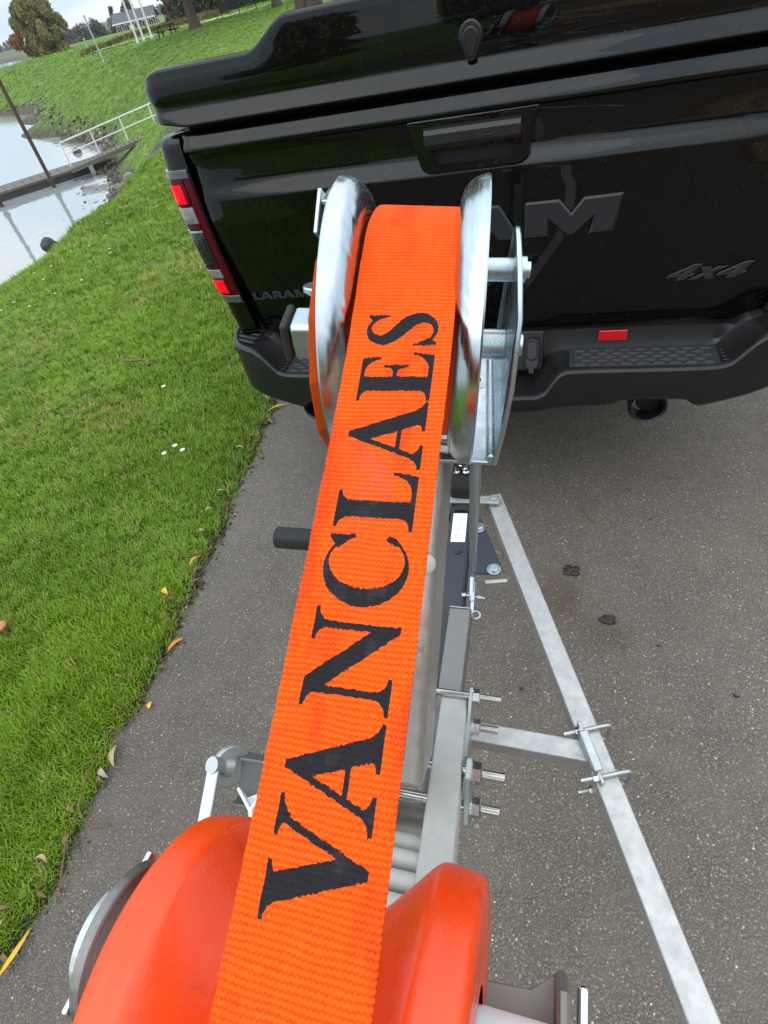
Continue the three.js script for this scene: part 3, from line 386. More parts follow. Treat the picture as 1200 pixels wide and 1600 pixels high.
// ---------------------------------------------------------------- boat trailer: tongue, winch, bow roller
const trailer = thing('boat_trailer', 'galvanised boat trailer tongue with winch and orange bow roller, hitched behind the truck', 'boat trailer');
{
  const T = trailer;
  // coupling and drawbar
  part('coupler', [rbox(0.085, 0.075, 0.34, 0.02).translate(0.0, 0.525, 0.44), lathe([[0.001, 0.06], [0.03, 0.055], [0.046, 0.03], [0.05, -0.02], [0.044, -0.03]], 32).translate(0, 0.52, 0.32)], M.dark, T);
  part('coupler_lever', [bar([0.0, 0.575, 0.36], [0.0, 0.60, 0.54], 0.03, 0.012, 0.004), rod([-0.025, 0.60, 0.54], [0.03, 0.60, 0.54], 0.011)], M.rubber, T);
  const nuts = sub('coupler_bolts', T); for (const [x, z, y] of [[-0.012, 0.515, 0.57], [0.022, 0.520, 0.575], [0.004, 0.545, 0.57], [-0.02, 0.55, 0.56], [0.034, 0.548, 0.56]]) part('bolt', [hexNut([x, y, z], [0, 1, 0.15], 0.011, 0.014), rod([x, y, z], [x, y + 0.026, z + 0.004], 0.006)], M.chrome, nuts);
  part('damper_boot', latheX(Array.from({ length: 19 }, (_, i) => [i * 0.006 - 0.054, i % 2 ? 0.036 : 0.042]), 28).rotateY(Math.PI / 2).translate(0.002, 0.47, 0.60), M.rubber, T);
  const tube = part('coupling_tube', [bar([-0.005, 0.468, 0.60], [0.034, 0.468, 1.20], 0.062, 0.064, 0.010), rod([0.012, 0.50, 0.80], [0.012, 0.507, 0.80], 0.007), rod([0.012, 0.50, 0.80], [0.012, 0.504, 0.80], 0.011)], M.navy, T);
  {
    const c = document.createElement('canvas'); c.width = 160; c.height = 440; const g = c.getContext('2d'); g.fillStyle = '#e9eaea'; g.fillRect(0, 0, 160, 440); g.strokeStyle = '#3c4046'; g.lineWidth = 4; g.beginPath(); g.ellipse(56, 120, 40, 70, 0.3, -1.9, 2.2); g.stroke(); g.beginPath(); g.moveTo(40, 260); g.lineTo(86, 240); g.lineTo(60, 290); g.stroke();
    g.fillStyle = '#8b8f94'; for (let i = 0; i < 9; i++) g.fillRect(100 + (i % 3) * 14, 60 + i * 34, 6, 14 + (i * 7) % 12); for (let i = 0; i < 5; i++) g.fillRect(24, 330 + i * 14, 60 - (i * 9) % 25, 6);
    const t = new THREE.CanvasTexture(c); t.colorSpace = THREE.SRGBColorSpace; const s = new THREE.BoxGeometry(0.040, 0.0012, 0.110); part('type_label', s.rotateY(0.065).translate(0.002, 0.5010, 0.712), Std({ map: t, roughness: 0.5 }), tube);
  }
  part('gusset_plate', plate([[0.030, -0.655], [0.055, -0.650], [0.132, -0.83], [0.120, -0.852], [0.058, -0.856], [0.030, -0.80]], 0.008, 0.002).rotateX(-Math.PI / 2).translate(0, 0.478, 0), M.navy, T);
  part('gusset_flange', bar([0.150, 0.470, 0.872], [0.092, 0.470, 0.884], 0.012, 0.03, 0.003, V(0, 1, 0)), M.alu, T);
  const gb = sub('gusset_bolts', T);
  for (const [x, z] of [[0.056, 0.695], [0.112, 0.842]]) part('bolt', [lathe([[0.0, 0.014], [0.010, 0.014], [0.0125, 0.011], [0.0125, 0.004], [0.0185, 0.004], [0.0195, 0.002], [0.0195, 0]], 32).translate(x, 0.483, z)], M.zinc, gb);
  part('cross_strip', bar([-0.09, 0.512, 0.612], [0.105, 0.512, 0.607], 0.030, 0.006, 0.001), M.alu, T);
  // side bar with its clamped strut
  const pA = V(0.083, 0.475, 0.570), pB = V(0.5395, 0.475, 1.775);
  part('side_bar', bar(pA.toArray(), pB.toArray(), 0.046, 0.05, 0.0035), M.alu, T);
  part('side_bar_bolt', [lathe([[0, 0.011], [0.008, 0.010], [0.011, 0.006], [0.012, 0.001], [0.017, 0.001], [0.017, 0]], 28).translate(0.091, 0.515, 0.604)], M.galv, T);
  part('strut', bar([0.098, 0.478, 1.287], [0.345, 0.478, 1.292], 0.042, 0.044, 0.004), M.alu, T);
  {
    const cl = sub('strut_clamp', T), d = pB.clone().sub(pA).normalize(), n = V(d.z, 0, -d.x), mid = V(0.372, 0.475, 1.288);   // n points away from the truck's left
    const at = (a, b, y) => mid.clone().addScaledVector(d, a).addScaledVector(n, b).setY(y).toArray();
    part('clamp_plate', [bar(at(-0.062, -0.030, 0.475), at(0.062, -0.030, 0.475), 0.007, 0.086, 0.003)], M.galv, cl);
    part('clamp_ridge', [bar(at(-0.034, -0.034, 0.512), at(0.034, -0.034, 0.512), 0.014, 0.022, 0.0065), bar(at(-0.04, -0.030, 0.521), at(0.04, -0.030, 0.521), 0.018, 0.008, 0.0035)], M.galv, cl);
    for (const a of [-0.046, 0.046]) { const bend = new THREE.CatmullRomCurve3([at(a, -0.062, 0.507), at(a, -0.02, 0.507), at(a, 0.024, 0.507), at(a, 0.031, 0.500), at(a, 0.031, 0.45), at(a, 0.024, 0.443), at(a, -0.062, 0.443)].map((p) => V(...p))); part('u_bolt', new THREE.TubeGeometry(bend, 60, 0.0042, 12), M.galv, cl); for (const y of [0.507, 0.443]) part('nut', [hexNut(at(a, -0.034, y), n.clone().negate().toArray(), 0.0085, 0.010), thread(at(a, -0.044, y), at(a, -0.066, y), 0.0042)], M.bolt, cl); }
  }
  // central beam, risers and post
  part('tongue_beam', bar([0.0475, 0.50, 1.004], [0.075, 0.50, 1.90], 0.052, 0.06, 0.005), M.mill, T);
  part('beam_cap', bar([0.0475, 0.50, 1.0005], [0.0475, 0.50, 1.0035], 0.053, 0.061, 0.001), M.galv, T);
  const rise = (x0, x1) => bar([x0, 0.538, 1.252], [x1, 0.735, 1.69], 0.054, 0.05, 0.005);
  part('riser', rise(0.0725, 0.114), M.beam, T); part('riser', rise(-0.045, -0.010), M.beam, T);
  part('winch_post', bar([0.050, 1.150, 1.145], [0.022, 0.700, 1.455], 0.090, 0.10, 0.014, V(0, 0.55, 0.8)), M.steel, T);
  part('post_cap', bar([0.051, 1.163, 1.138], [0.050, 1.152, 1.145], 0.112, 0.125, 0.003, V(0, 0.55, 0.8)), M.steel, T);
  part('weld_patch', new THREE.SphereGeometry(1, 22, 12).scale(0.0165, 0.005, 0.0165).rotateX(0.9).rotateZ(-0.5).translate(0.071, 1.045, 1.285), Std({ color: lin(0.62, 0.60, 0.58), metalness: 0.6, roughness: 0.7, bumpMap: blot, bumpScale: 0.004 }), T);
  part('cross_plate', rbox(0.12, 0.006, 0.12, 0.002).rotateX(-0.42).translate(0.03, 0.575, 1.52), M.steel, T);
  part('upper_plate', plateX([[1.215, 0.560], [1.235, 0.585], [1.262, 0.585], [1.36, 0.545], [1.37, 0.49], [1.30, 0.455], [1.24, 0.48]], 0.007, 0.108), M.galv, T);
  part('lower_plate', plateX([[1.385, 0.60], [1.40, 0.645], [1.435, 0.645], [1.49, 0.575], [1.48, 0.53], [1.44, 0.51], [1.40, 0.54]], 0.009, 0.128), M.galv, T);
  const bolts = sub('clamp_bolts', T);
  const through = (x0, x1, x2, y, z, r) => { part('clamp_rod', rod([x0, y, z], [x1, y, z], r), M.bolt, bolts); part('nut', hexNut([x1, y, z], [1, 0, 0], r * 2.0, r * 1.9), M.bolt, bolts); part('bolt_end', thread([x1 + r * 1.9, y, z], [x2, y, z], r * 0.98), M.bolt, bolts); };
  through(-0.07, 0.112, 0.168, 0.57, 1.246, 0.0078); through(-0.07, 0.133, 0.190, 0.615, 1.413, 0.0098); through(0.09, 0.112, 0.163, 0.50, 1.280, 0.0086); through(0.09, 0.133, 0.183, 0.55, 1.451, 0.0092);
  part('clamp_rod', rod([-0.08, 0.60, 1.466], [0.07, 0.60, 1.466], 0.009), M.bolt, bolts);
  const bundle = sub('roller_stub', T); for (const [z, y, r] of [[1.555, 0.655, 0.014], [1.586, 0.685, 0.015], [1.618, 0.705, 0.015], [1.65, 0.72, 0.015]]) part('pin', rod([-0.02, y, z], [0.085, y, z], r), M.beam, bundle);
  // brake rod from the winch base down to the tongue
  part('brake_rod', [rod([0.137, 1.155, 1.172], [0.064, 0.53, 0.90], 0.0095, 0.0075), rod([0.064, 0.53, 0.90], [0.066, 0.49, 0.955], 0.0065)], M.plain, T);
  part('rod_fork', [rod([0.066, 0.505, 0.905], [0.070, 0.498, 0.96], 0.007), bar([0.070, 0.498, 0.955], [0.073, 0.49, 1.0], 0.009, 0.009, 0.002), new THREE.TorusGeometry(0.011, 0.003, 10, 24).rotateX(Math.PI / 2).translate(0.083, 0.50, 1.0)], M.plain, T);
  part('rod_bolt', [hexNut([0.05, 0.495, 0.94], [-1, 0, 0], 0.008, 0.009), rod([0.05, 0.495, 0.94], [0.10, 0.495, 0.945], 0.004), hexNut([0.083, 0.495, 0.943], [1, 0, 0], 0.0075, 0.008)], M.zinc, T);
  part('cable_tie', rbox(0.012, 0.016, 0.03, 0.003).translate(0.012, 0.48, 1.145), Std({ color: lin(0.02, 0.42, 0.08), roughness: 0.5 }), T);

  // winch
  const W = sub('winch', T); W.position.set(0.068, 0, 1.163); W.rotation.set(0, 0.105, -0.122); W.position.y = 1.348; const ax = [1.163, 1.348], R = 0.160;   // axle position z, y
  const onAxle = (g) => g.translate(0, ax[1], ax[0]);
  const flangePts = (x, s) => [[0, 0.018], [0, 0.10], [0.0, 0.130], [0.001, 0.139], [0.0045, 0.148], [0.010, 0.1545], [0.016, 0.1585], [0.022, 0.1606], [0.0285, 0.1618], [0.0305, 0.1608], [0.0300, 0.1592], [0.022, 0.158], [0.016, 0.156], [0.0115, 0.1525], [0.0068, 0.147], [0.0036, 0.139], [0.0025, 0.13], [0.0025, 0.10], [0.0025, 0.018]].map(([a, r]) => [x + s * a, r]);
  const fl = (x, s) => crease(onAxle(latheX(s > 0 ? flangePts(x, s) : flangePts(x, s).reverse(), 120)), 0.5);
  part('flange', fl(0.1400, 1), M.rim, W); part('flange', fl(0.0405, -1), M.rim, W);
  part('drum', onAxle(latheX([[0.03, 0.03], [0.1425, 0.03]])), M.zinc, W);
  part('gear_cover', crease(onAxle(new THREE.CylinderGeometry(0.126, 0.106, 0.018, 12, 1).rotateZ(Math.PI / 2).rotateX(0.3).translate(0.004, -0.018, 0.020)), 0.1), M.cover, W);
  // right cheek: base channel folded up into a side plate
  const yb = 1.166, cheek = [[1.195, 1.163], [1.205, 1.22], [1.203, 1.292], [1.186, 1.374], [1.155, 1.418], [1.112, 1.440], [1.088, 1.440], [1.01, 1.41], [0.93, 1.30], [0.91, 1.163]];
  const cg = plateX(cheek, 0.0065, 0, 0.0012), cp = cg.attributes.position; for (let i = 0; i < cp.count; i++) { const y = cp.getY(i); cp.setX(i, cp.getX(i) + interp(y, [[1.16, 0.206], [1.23, 0.211], [1.33, 0.217], [1.385, 0.214], [1.48, 0.202]])); }
  cg.computeVertexNormals(); part('side_plate', crease(cg, 0.5), M.zinc, W);
  part('side_plate', plateX(cheek, 0.0065, -0.012, 0.0012), M.zinc, W);
  part('base_plate', [rbox(0.216, 0.007, 0.285, 0.003).translate(0.096, yb, 1.053), rbox(0.012, 0.018, 0.285, 0.005).translate(0.200, yb + 0.006, 1.053), rod([0.182, yb + 0.003, 1.005], [0.182, yb + 0.0042, 1.005], 0.010)], M.zinc, W);
  part('base_slot', rod([0.178, yb + 0.0030, 0.99], [0.178, yb + 0.0052, 0.99], 0.0075), M.dark, W);
  const sp = (y, z, r) => { part('spacer', [rod([0.142, y, z], [0.211, y, z], r)], M.zinc, W); part('axle_bolt', [rod([0.212, y, z], [0.2265, y, z], r * 1.12), rod([0.226, y, z], [0.232, y, z], r * 0.7)], M.zinc, W); };
  sp(1.376, 1.055, 0.0145); sp(1.287, 1.085, 0.0205);
  // left handle bracket, crank socket, knob, crank
  part('hand_bracket', [bar([0.004, 1.467, 1.06], [-0.026, 1.465, 1.06], 0.05, 0.0055, 0.002, V(0, 1, 0)), bar([-0.026, 1.4665, 1.06], [-0.031, 1.425, 1.088], 0.05, 0.0055, 0.002, V(1, 0, 0)), bar([0.003, 1.467, 1.06], [0.003, 1.40, 1.06], 0.05, 0.005, 0.002, V(1, 0, 0))], M.zinc, W);
  part('crank_socket', rbox(0.056, 0.050, 0.048, 0.008, 4).rotateX(0.12).translate(-0.032, 1.338, 1.162), M.zinc, W);
  part('socket_cap', rbox(0.010, 0.052, 0.050, 0.004).rotateX(0.12).translate(-0.065, 1.338, 1.162), M.rubber, W);
  part('lock_knob', [rod([-0.026, 1.362, 1.152], [-0.026, 1.382, 1.146], 0.0085), lathe([[0, 0.0105], [0.017, 0.0105], [0.0185, 0.009], [0.0185, 0.0045], [0.015, 0.002], [0.0125, 0]], 36).rotateX(-0.15).translate(-0.026, 1.382, 1.146)], M.zinc, W);
  part('spring_pin', new THREE.SphereGeometry(0.0075, 16, 10).scale(1.3, 0.7, 1).translate(-0.012, 1.312, 1.188), M.zinc, W);
  part('crank_arm', bar([-0.026, 1.345, 1.150], [0.002, 1.030, 1.238], 0.020, 0.040, 0.003, V(0, 0, 1)), M.plain, W);
  part('crank_grip', [latheX([[-0.176, 0], [-0.176, 0.0145], [-0.173, 0.017], [-0.150, 0.0172], [-0.075, 0.0165], [-0.07, 0.012], [-0.065, 0.0]], 32).translate(0.056, 1.034, 1.243)], M.rubber, W);

  for (const m of W.children) m.geometry.translate(-0.09, -1.348, -1.163);
  // jockey clamp stub on the left
  const J = sub('support_arm', T);
  part('arm_channel', [bar([-0.25, 0.715, 1.525], [-0.05, 0.690, 1.510], 0.066, 0.006, 0.002, V(0, 0.75, 0.66)), bar([-0.25, 0.737, 1.497], [-0.05, 0.712, 1.482], 0.006, 0.03, 0.002, V(0, 0.75, 0.66)), bar([-0.25, 0.702, 1.560], [-0.05, 0.677, 1.545], 0.006, 0.03, 0.002, V(0, 0.75, 0.66))], Std({ color: lin(0.17, 0.17, 0.165), metalness: 0.7, roughness: 0.6 }), J);
  part('end_disc', latheX([[-0.006, 0.0], [-0.006, 0.031], [-0.004, 0.0345], [0.004, 0.035], [0.006, 0.033], [0.006, 0]], 40).rotateY(-0.35).rotateZ(0.45).translate(-0.263, 0.740, 1.517), M.galv, J);
  part('pivot', [rod([-0.262, 0.741, 1.517], [-0.272, 0.752, 1.522], 0.0185), rod([-0.270, 0.750, 1.521], [-0.280, 0.760, 1.525], 0.0125)], M.steel, J);
  part('swing_arm', [rod([-0.270, 0.755, 1.524], [-0.276, 0.778, 1.533], 0.0135), bar([-0.274, 0.772, 1.532], [-0.262, 0.742, 1.63], 0.022, 0.007, 0.003)], M.galv, J);
  part('hanger', [rbox(0.04, 0.006, 0.035, 0.002).rotateY(0.5).translate(-0.188, 0.735, 1.565), bar([-0.222, 0.75, 1.555], [-0.170, 0.755, 1.597], 0.005, 0.03, 0.002), new THREE.TorusGeometry(0.02, 0.0035, 8, 30, 4).rotateX(1.2).translate(-0.165, 0.765, 1.578)], M.white, J);

  // bow roller
  const B = sub('bow_roller', T), rc = [1.79, 1.06], RR = 0.134, rx = 0.068;
  const lobeP = [[-0.137, 0.055], [-0.137, 0.098], [-0.137, 0.116], [-0.1355, 0.1245], [-0.131, 0.130], [-0.125, 0.1318], [-0.113, 0.1330], [-0.102, 0.1342], [-0.0965, 0.1335], [-0.091, 0.1298], [-0.075, 0.114], [-0.058, 0.097], [-0.050, 0.090], [-0.043, 0.087], [-0.028, 0.0855], [0, 0.085]];
  const c2 = curve2([...lobeP, ...lobeP.slice(0, -1).reverse().map(([x, r]) => [-x, r])]); const fine = []; for (let i = 0; i <= 140; i++) fine.push(c2(i / 140));
  const rol = new THREE.LatheGeometry(fine.map(([x, r]) => new THREE.Vector2(r, -x)), 120).rotateZ(Math.PI / 2).translate(rx, rc[1], rc[0]);
  part('roller', metre(rol.toNonIndexed()), M.poly, B).geometry = (() => { const g = rol; return g; })();
  part('bushing', latheX([[-0.100, 0], [-0.100, 0.046], [-0.066, 0.05], [-0.066, 0]]).translate(0, 1.080, 1.785), M.white, B);
  part('washer', latheX([[-0.112, 0.02], [-0.113, 0.0615], [-0.1115, 0.063], [-0.1035, 0.063], [-0.102, 0.0615], [-0.102, 0.02]], 72).translate(0.006, 1.092, 1.776), M.disc, B);
  part('washer', latheX([[-0.137, 0.0], [-0.137, 0.041], [-0.135, 0.043], [-0.124, 0.043], [-0.123, 0.0]], 64).translate(0.004, 1.083, 1.778), M.galv, B);
  part('split_pin', [bar([-0.114, 1.100, 1.709], [-0.114, 1.118, 1.832], 0.007, 0.011, 0.003)], M.chrome, B);
  part('axle_pipe', rod([0.20, 1.02, 1.785], [0.262, 1.02, 1.785], 0.040, 0.040, 40), M.white, B);
  part('bracket', [plate([[0.18, -1.726], [0.245, -1.722], [0.264, -1.708], [0.276, -1.706], [0.276, -1.86], [0.18, -1.86]], 0.006, 0.001).rotateX(-Math.PI / 2).translate(0, 0.975, 0), plateX([[1.700, 0.93], [1.705, 1.0], [1.722, 1.030], [1.80, 1.05], [1.86, 1.03], [1.87, 0.93]], 0.011, 0.271, 0.003)], Std({ color: lin(0.24, 0.225, 0.205), metalness: 0.8, roughness: 0.6 }), B);
  part('adjuster', [thread([0.276, 1.0, 1.76], [0.284, 1.0, 1.76], 0.012), bar([0.289, 1.0, 1.712], [0.286, 1.0, 1.84], 0.010, 0.018, 0.004)], M.chrome, B);
  part('bracket_arm', [bar([0.114, 0.735, 1.69], [0.26, 0.95, 1.80], 0.03, 0.05, 0.004), bar([-0.010, 0.735, 1.69], [-0.12, 0.99, 1.80], 0.03, 0.05, 0.004)], M.galv, B);
}

// ---------------------------------------------------------------- printed webbing strap
{
  const L0 = -0.06, L1 = 0.80, PX = 2048 / (L1 - L0), Wd = 0.1;
  const c = document.createElement('canvas'); c.width = 2048; c.height = 256; const g = c.getContext('2d');
  g.fillStyle = '#ff5a00'; g.fillRect(0, 0, 2048, 256);
  const mm = PX / 1000, ink = (poly) => { g.beginPath(); poly(); g.fill(); };
  // each letter is drawn in millimetres: x along the reading direction, y up from the baseline
  const letter = (s0, f) => { g.save(); g.transform(-mm, 0, 0, -mm * (256 / (Wd * 1000)) / mm, (s0 - L0) * PX, 0); g.restore(); g.save(); g.setTransform(-mm, 0, 0, -2.56, (s0 - L0) * PX, 2.56 * 85.5); f(); g.restore(); };
  const P = (pts) => ink(() => { pts.forEach((p, i) => { if (!i) g.moveTo(p[0], p[1]); else if (p.length === 2) g.lineTo(p[0], p[1]); else g.quadraticCurveTo(p[0], p[1], p[2], p[3]); }); g.closePath(); });
  const stemB = (a, b, x0, x1, h = 3.2, k = 9) => P([[x0, 0], [x1, 0], [x1, h], [b + 1, h, b, h + k], [a, h + k], [a - 1, h, x0, h]]);     // serif at the foot
  const stemT = (a, b, x0, x1, h = 3.2, k = 9, H = 68) => P([[x0, H], [x1, H], [x1, H - h], [b + 1, H - h, b, H - h - k], [a, H - h - k], [a - 1, H - h, x0, H - h]]);
  const R4 = (x, y, w, h) => P([[x, y], [x + w, y], [x + w, y + h], [x, y + h]]);
  g.fillStyle = '#24222a';
  const lets = {
    V: [0.6235, () => { P([[8, 66], [26, 66], [43, 19], [39, -1], [34, -1]]); P([[57, 66], [62.5, 66], [39.5, -1], [34.5, -1]]); P([[0, 68], [34, 68], [34, 65], [27, 64, 25, 60], [10, 60], [7, 65, 0, 65]]); P([[48, 68], [73, 68], [73, 65], [66, 64.5, 61, 58], [57, 58], [57, 64.5, 48, 65]]); }],
    A: [0.5665, () => { P([[32, 69], [37, 69], [63, 2], [46, 2], [29, 49]]); P([[32, 69], [34, 61], [13.5, 2], [8, 2]]); R4(18, 20.5, 30, 4.2); P([[0, 0], [24, 0], [24, 3], [17, 3.5, 15, 10], [10.5, 10], [8, 3.5, 0, 3]]); P([[38, 0], [70, 0], [70, 3], [64, 3.5, 60.5, 10], [44, 10], [46, 3.5, 38, 3]]); }],
    N: [0.4925, () => { R4(10.5, 1, 5.5, 63); stemB(10.5, 16, 0, 26); P([[0, 68], [20, 68], [62, 16], [63.5, -1.5], [58.5, -1.5], [12, 56], [8, 64, 0, 65]]); R4(58, -1, 5.5, 67); stemT(58, 63.5, 48, 74); }],
    C: [0.4165, () => { ink(() => { g.ellipse(31.5, 34, 31.5, 35.5, 0, 0.62, 2 * Math.PI - 0.62); g.lineTo(57, 49); g.ellipse(37, 34, 22.5, 31.5, 0, 2 * Math.PI - 0.5, 0.5, true); g.closePath(); }); P([[56, 68], [58.5, 68], [59, 46], [56, 46], [53, 54, 46, 60]]); P([[51, 12], [55, 20], [59.5, 18], [57, 12], [50, 5]]); }],
    L: [0.3530, () => { R4(10.5, 1, 15.5, 66); stemT(10.5, 26, 1, 35); P([[0, 0], [50, 0], [53, 22], [50, 22], [47, 5, 33, 4.2], [26, 4.2], [26, 10], [10.5, 10], [9, 3.2, 0, 3]]); }],
    A2: [0.2975, () => { P([[32, 69], [37, 69], [62, 2], [45.5, 2], [29, 49]]); P([[32, 69], [34, 61], [13, 2], [8, 2]]); R4(17, 20.5, 30, 4.2); P([[0, 0], [24, 0], [24, 3], [17, 3.5, 15, 10], [10, 10], [8, 3.5, 0, 3]]); P([[38, 0], [68, 0], [68, 3], [63, 3.5, 59.5, 10], [43.5, 10], [46, 3.5, 38, 3]]); }],
    E: [0.2285, () => { R4(10.5, 1, 15.5, 66); P([[0, 68], [46.5, 68], [48, 50], [45.5, 50], [42.5, 62, 33, 64], [26, 64], [26, 58], [10.5, 58], [9, 64.8, 0, 65]]); P([[0, 0], [50, 0], [53.5, 20], [51, 20], [47, 5, 35, 4.2], [26, 4.2], [26, 10], [10.5, 10], [9, 3.2, 0, 3]]); P([[26, 33], [32, 33], [36, 31, 36.5, 23], [39, 23], [39, 47], [36.5, 47], [36, 39, 32, 37], [26, 37]]); }],
    S: [0.1685, () => { const sp = new THREE.CatmullRomCurve3([[35.5, 51, 2.6], [31, 61, 3.4], [21, 66.3, 4.6], [11, 62, 8.5], [7.5, 52, 11.5], [13, 42, 13.5], [22, 34, 15], [31, 25, 14], [34, 15, 11.5], [30, 6, 8], [20, 1.6, 4.6], [10, 5, 3.6], [3.5, 16, 2.8]].map((p) => V(...p))); for (let i = 0; i <= 240; i++) { const q = sp.getPoint(i / 240); ink(() => g.ellipse(q.x, q.y, Math.abs(q.z) / 2, Math.abs(q.z) / 2 * 0.92, 0, 0, 6.3)); } P([[34.5, 68], [37, 68], [37.5, 47], [35, 47], [32, 58, 28, 62]]); P([[2, 0], [4.5, 0], [10, 6], [5, 10, 3.5, 22], [1, 22]]); }],
  };
  for (const k of Object.keys(lets)) letter(lets[k][0], lets[k][1]);
  // the weave, computed over the print: crosswise ribs of staggered picks
  const im = g.getImageData(0, 0, 2048, 256).data, H = new Float32Array(2048 * 256), out = new Uint8Array(2048 * 256 * 4);
  for (let j = 0; j < 256; j++) for (let i = 0; i < 2048; i++) {
    const o = (j * 2048 + i) * 4, s = L0 + i / PX, t = j / 256 * Wd;
    const wob = (vn(s * 60, t * 50, 5) - 0.5) * 0.5; const a = t / 0.00185 + (vn(s * 300, t * 10, 7) - 0.5) * 0.4, row = s / 0.0043 + wob, b = row + (Math.floor(a) & 1) * 0.16;
    const fa = Math.abs(a - Math.floor(a) - 0.5) * 2, fb = b - Math.floor(b); const gapY = sst(0.30, 0.10, Math.min(fb, 1 - fb)) * (0.5 + 0.5 * vn(Math.floor(a), Math.floor(b), 9)) * (1 - 0.75 * sst(0.45, 0.9, fa)), gapX = sst(0.7, 1.0, fa) * 0.55;
    const rib = 0.5 + 0.5 * Math.cos(row * Math.PI * 2); const gap = clamp(gapY * (1 - gapX * 0.4) + gapX * 0.35);
    H[j * 2048 + i] = clamp(0.8 - gap * 0.6 + rib * 0.12);
    const io = (j * 2048 + clamp(i + Math.round((hsh(Math.floor(a), Math.floor(row * 2), 31) - 0.5) * 2.4), 0, 2047)) * 4, inkd = im[io] < 140 ? 1 : 0, dirt = 1 - 0.10 * sst(0.55, 0.8, fbm(s * 18, t * 30, 47, 4)), th = 0.965 + 0.07 * vn(a * 0.5, s * 40, 12);
    let R = 1, G = inkd ? 0 : 0.335, Bc = 0; if (inkd) { const k = 0.094 + 0.04 * hsh(i, j, 3) + 0.06 * sst(0.6, 0.8, fbm(s * 40, t * 60, 19, 3)); R = k * 1.06; G = k * 0.96; Bc = k * 1.0; } else { R = 0.985; G = 0.338 * th; Bc = 0.0; }
    const pink = inkd ? 0 : sst(0.42, 0.75, fbm(s * 26, t * 40, 15, 3)) * Math.exp(-(((s - 0.30) / 0.05) ** 2) - (((t - 0.055) / 0.03) ** 2)) * 0.9; R = lerp(R, 0.90, pink); G = lerp(G, 0.33, pink); Bc = lerp(Bc, 0.22, pink);
    const dk = (1 - gap * (inkd ? 0.3 : 0.26)) * dirt; out[o] = clamp(R * dk) * 255; out[o + 1] = clamp(G * (inkd ? dk : dk * dk)) * 255; out[o + 2] = clamp(Bc) * 255; out[o + 3] = 255;
  }
  const mk = (arr, col) => { const t = new THREE.DataTexture(arr, 2048, 256); t.magFilter = THREE.LinearFilter; t.minFilter = THREE.LinearMipmapLinearFilter; t.generateMipmaps = true; t.wrapS = t.wrapT = THREE.ClampToEdgeWrapping; if (col) t.colorSpace = THREE.SRGBColorSpace; t.needsUpdate = true; return t; };
  const hb = new Uint8Array(2048 * 256 * 4); for (let i = 0; i < H.length; i++) { hb[i * 4] = hb[i * 4 + 1] = hb[i * 4 + 2] = H[i] * 255; hb[i * 4 + 3] = 255; }
  const web = new THREE.MeshPhysicalMaterial({ specularIntensity: 0.4, map: mk(out, true), bumpMap: mk(hb), bumpScale: 0.0007, roughness: 0.8 });
  // path: over the coil, then straight down to the keel side, out of the picture
  const ay = 1.3375, az = 1.146, rr0 = 0.135, ang = Math.atan(0.37);
  const rows = [], top = [], bot = [], M1 = 740, NT = 24; const at = (s) => { // s measured from the point above the axle
    const sT = 0.0; let z, y, nz, ny; const q0 = [az + rr0 * Math.sin(ang), ay + rr0 * Math.cos(ang)], off = 0.0297; // tangent point lies this far along the line
    if (s >= off) { z = q0[0] + (s - off) * Math.cos(ang); y = q0[1] - (s - off) * Math.sin(ang); nz = Math.sin(ang); ny = Math.cos(ang); } else { const a = ang - (off - s) / rr0; nz = Math.sin(a); ny = Math.cos(a); z = az + rr0 * nz; y = ay + rr0 * ny; } return [z, y, nz, ny]; };
  const ring = []; for (let i = 0; i <= M1; i++) { const s = lerp(L0, L1, i / M1), [z, y, nz, ny] = at(s), cx = 0.0925 + 0.019 * s - 0.004 * (1 - sst(0, 0.2, s)), wv = Math.sin(s * 2 * Math.PI / 0.0043) * 0.00028 + (vn(s * 90, 3, 4) - 0.5) * 0.0007, und = s > 0.06 ? (Math.sin(s * 2 * Math.PI / 0.021 + 2 * vn(s * 30, 0, 8)) * 0.00045 * sst(0.25, 0.5, s)) : 0, sag = s > 0.04 ? -0.004 * Math.sin(Math.PI * clamp((s - 0.04) / 0.74)) : 0, r = [];
    for (let k = 0; k <= NT; k++) { const u = k / NT, x = cx + (u - 0.5) * (Wd - 0.0006) + (u < 0.5 ? -1 : 1) * wv * (k === 0 || k === NT ? 1 : 0), h = sag + und * (0.6 + 0.8 * vn(u * 4, s * 60, 2)) - (u - 0.5) * Wd * 0.113 * (1 - sst(0.02, 0.3, s)); r.push([x, y + ny * h, z + nz * h, i / M1, 1 - u]); }
    for (let k = NT; k >= 0; k--) { const u = k / NT, x = cx + (u - 0.5) * (Wd - 0.0006), h = sag - 0.0022 - (u - 0.5) * Wd * 0.113 * (1 - sst(0.02, 0.3, s)); r.push([x, y + ny * h, z + nz * h, i / M1, 1 - u]); } ring.push(r); }
  const n = ring[0].length, pos = [], uv = [], idx = []; for (const r of ring) for (const p of r) { pos.push(p[0], p[1], p[2]); uv.push(p[3], p[4]); }
  for (let i = 0; i < M1; i++) for (let j = 0; j < n; j++) { const a = i * n + j, b = i * n + (j + 1) % n; idx.push(a, a + n, b, b, a + n, b + n); }
  const geo = new THREE.BufferGeometry(); geo.setAttribute('position', new THREE.Float32BufferAttribute(pos, 3)); geo.setAttribute('uv', new THREE.Float32BufferAttribute(uv.map((v, i) => (i % 2 ? 1 - v : v)), 2)); geo.setIndex(idx); geo.computeVertexNormals();
  const strap = thing('winch_strap', 'orange webbing strap with large black capital letters, running off the winch', 'strap');
  part('webbing', crease(geo, 0.9), web, strap);
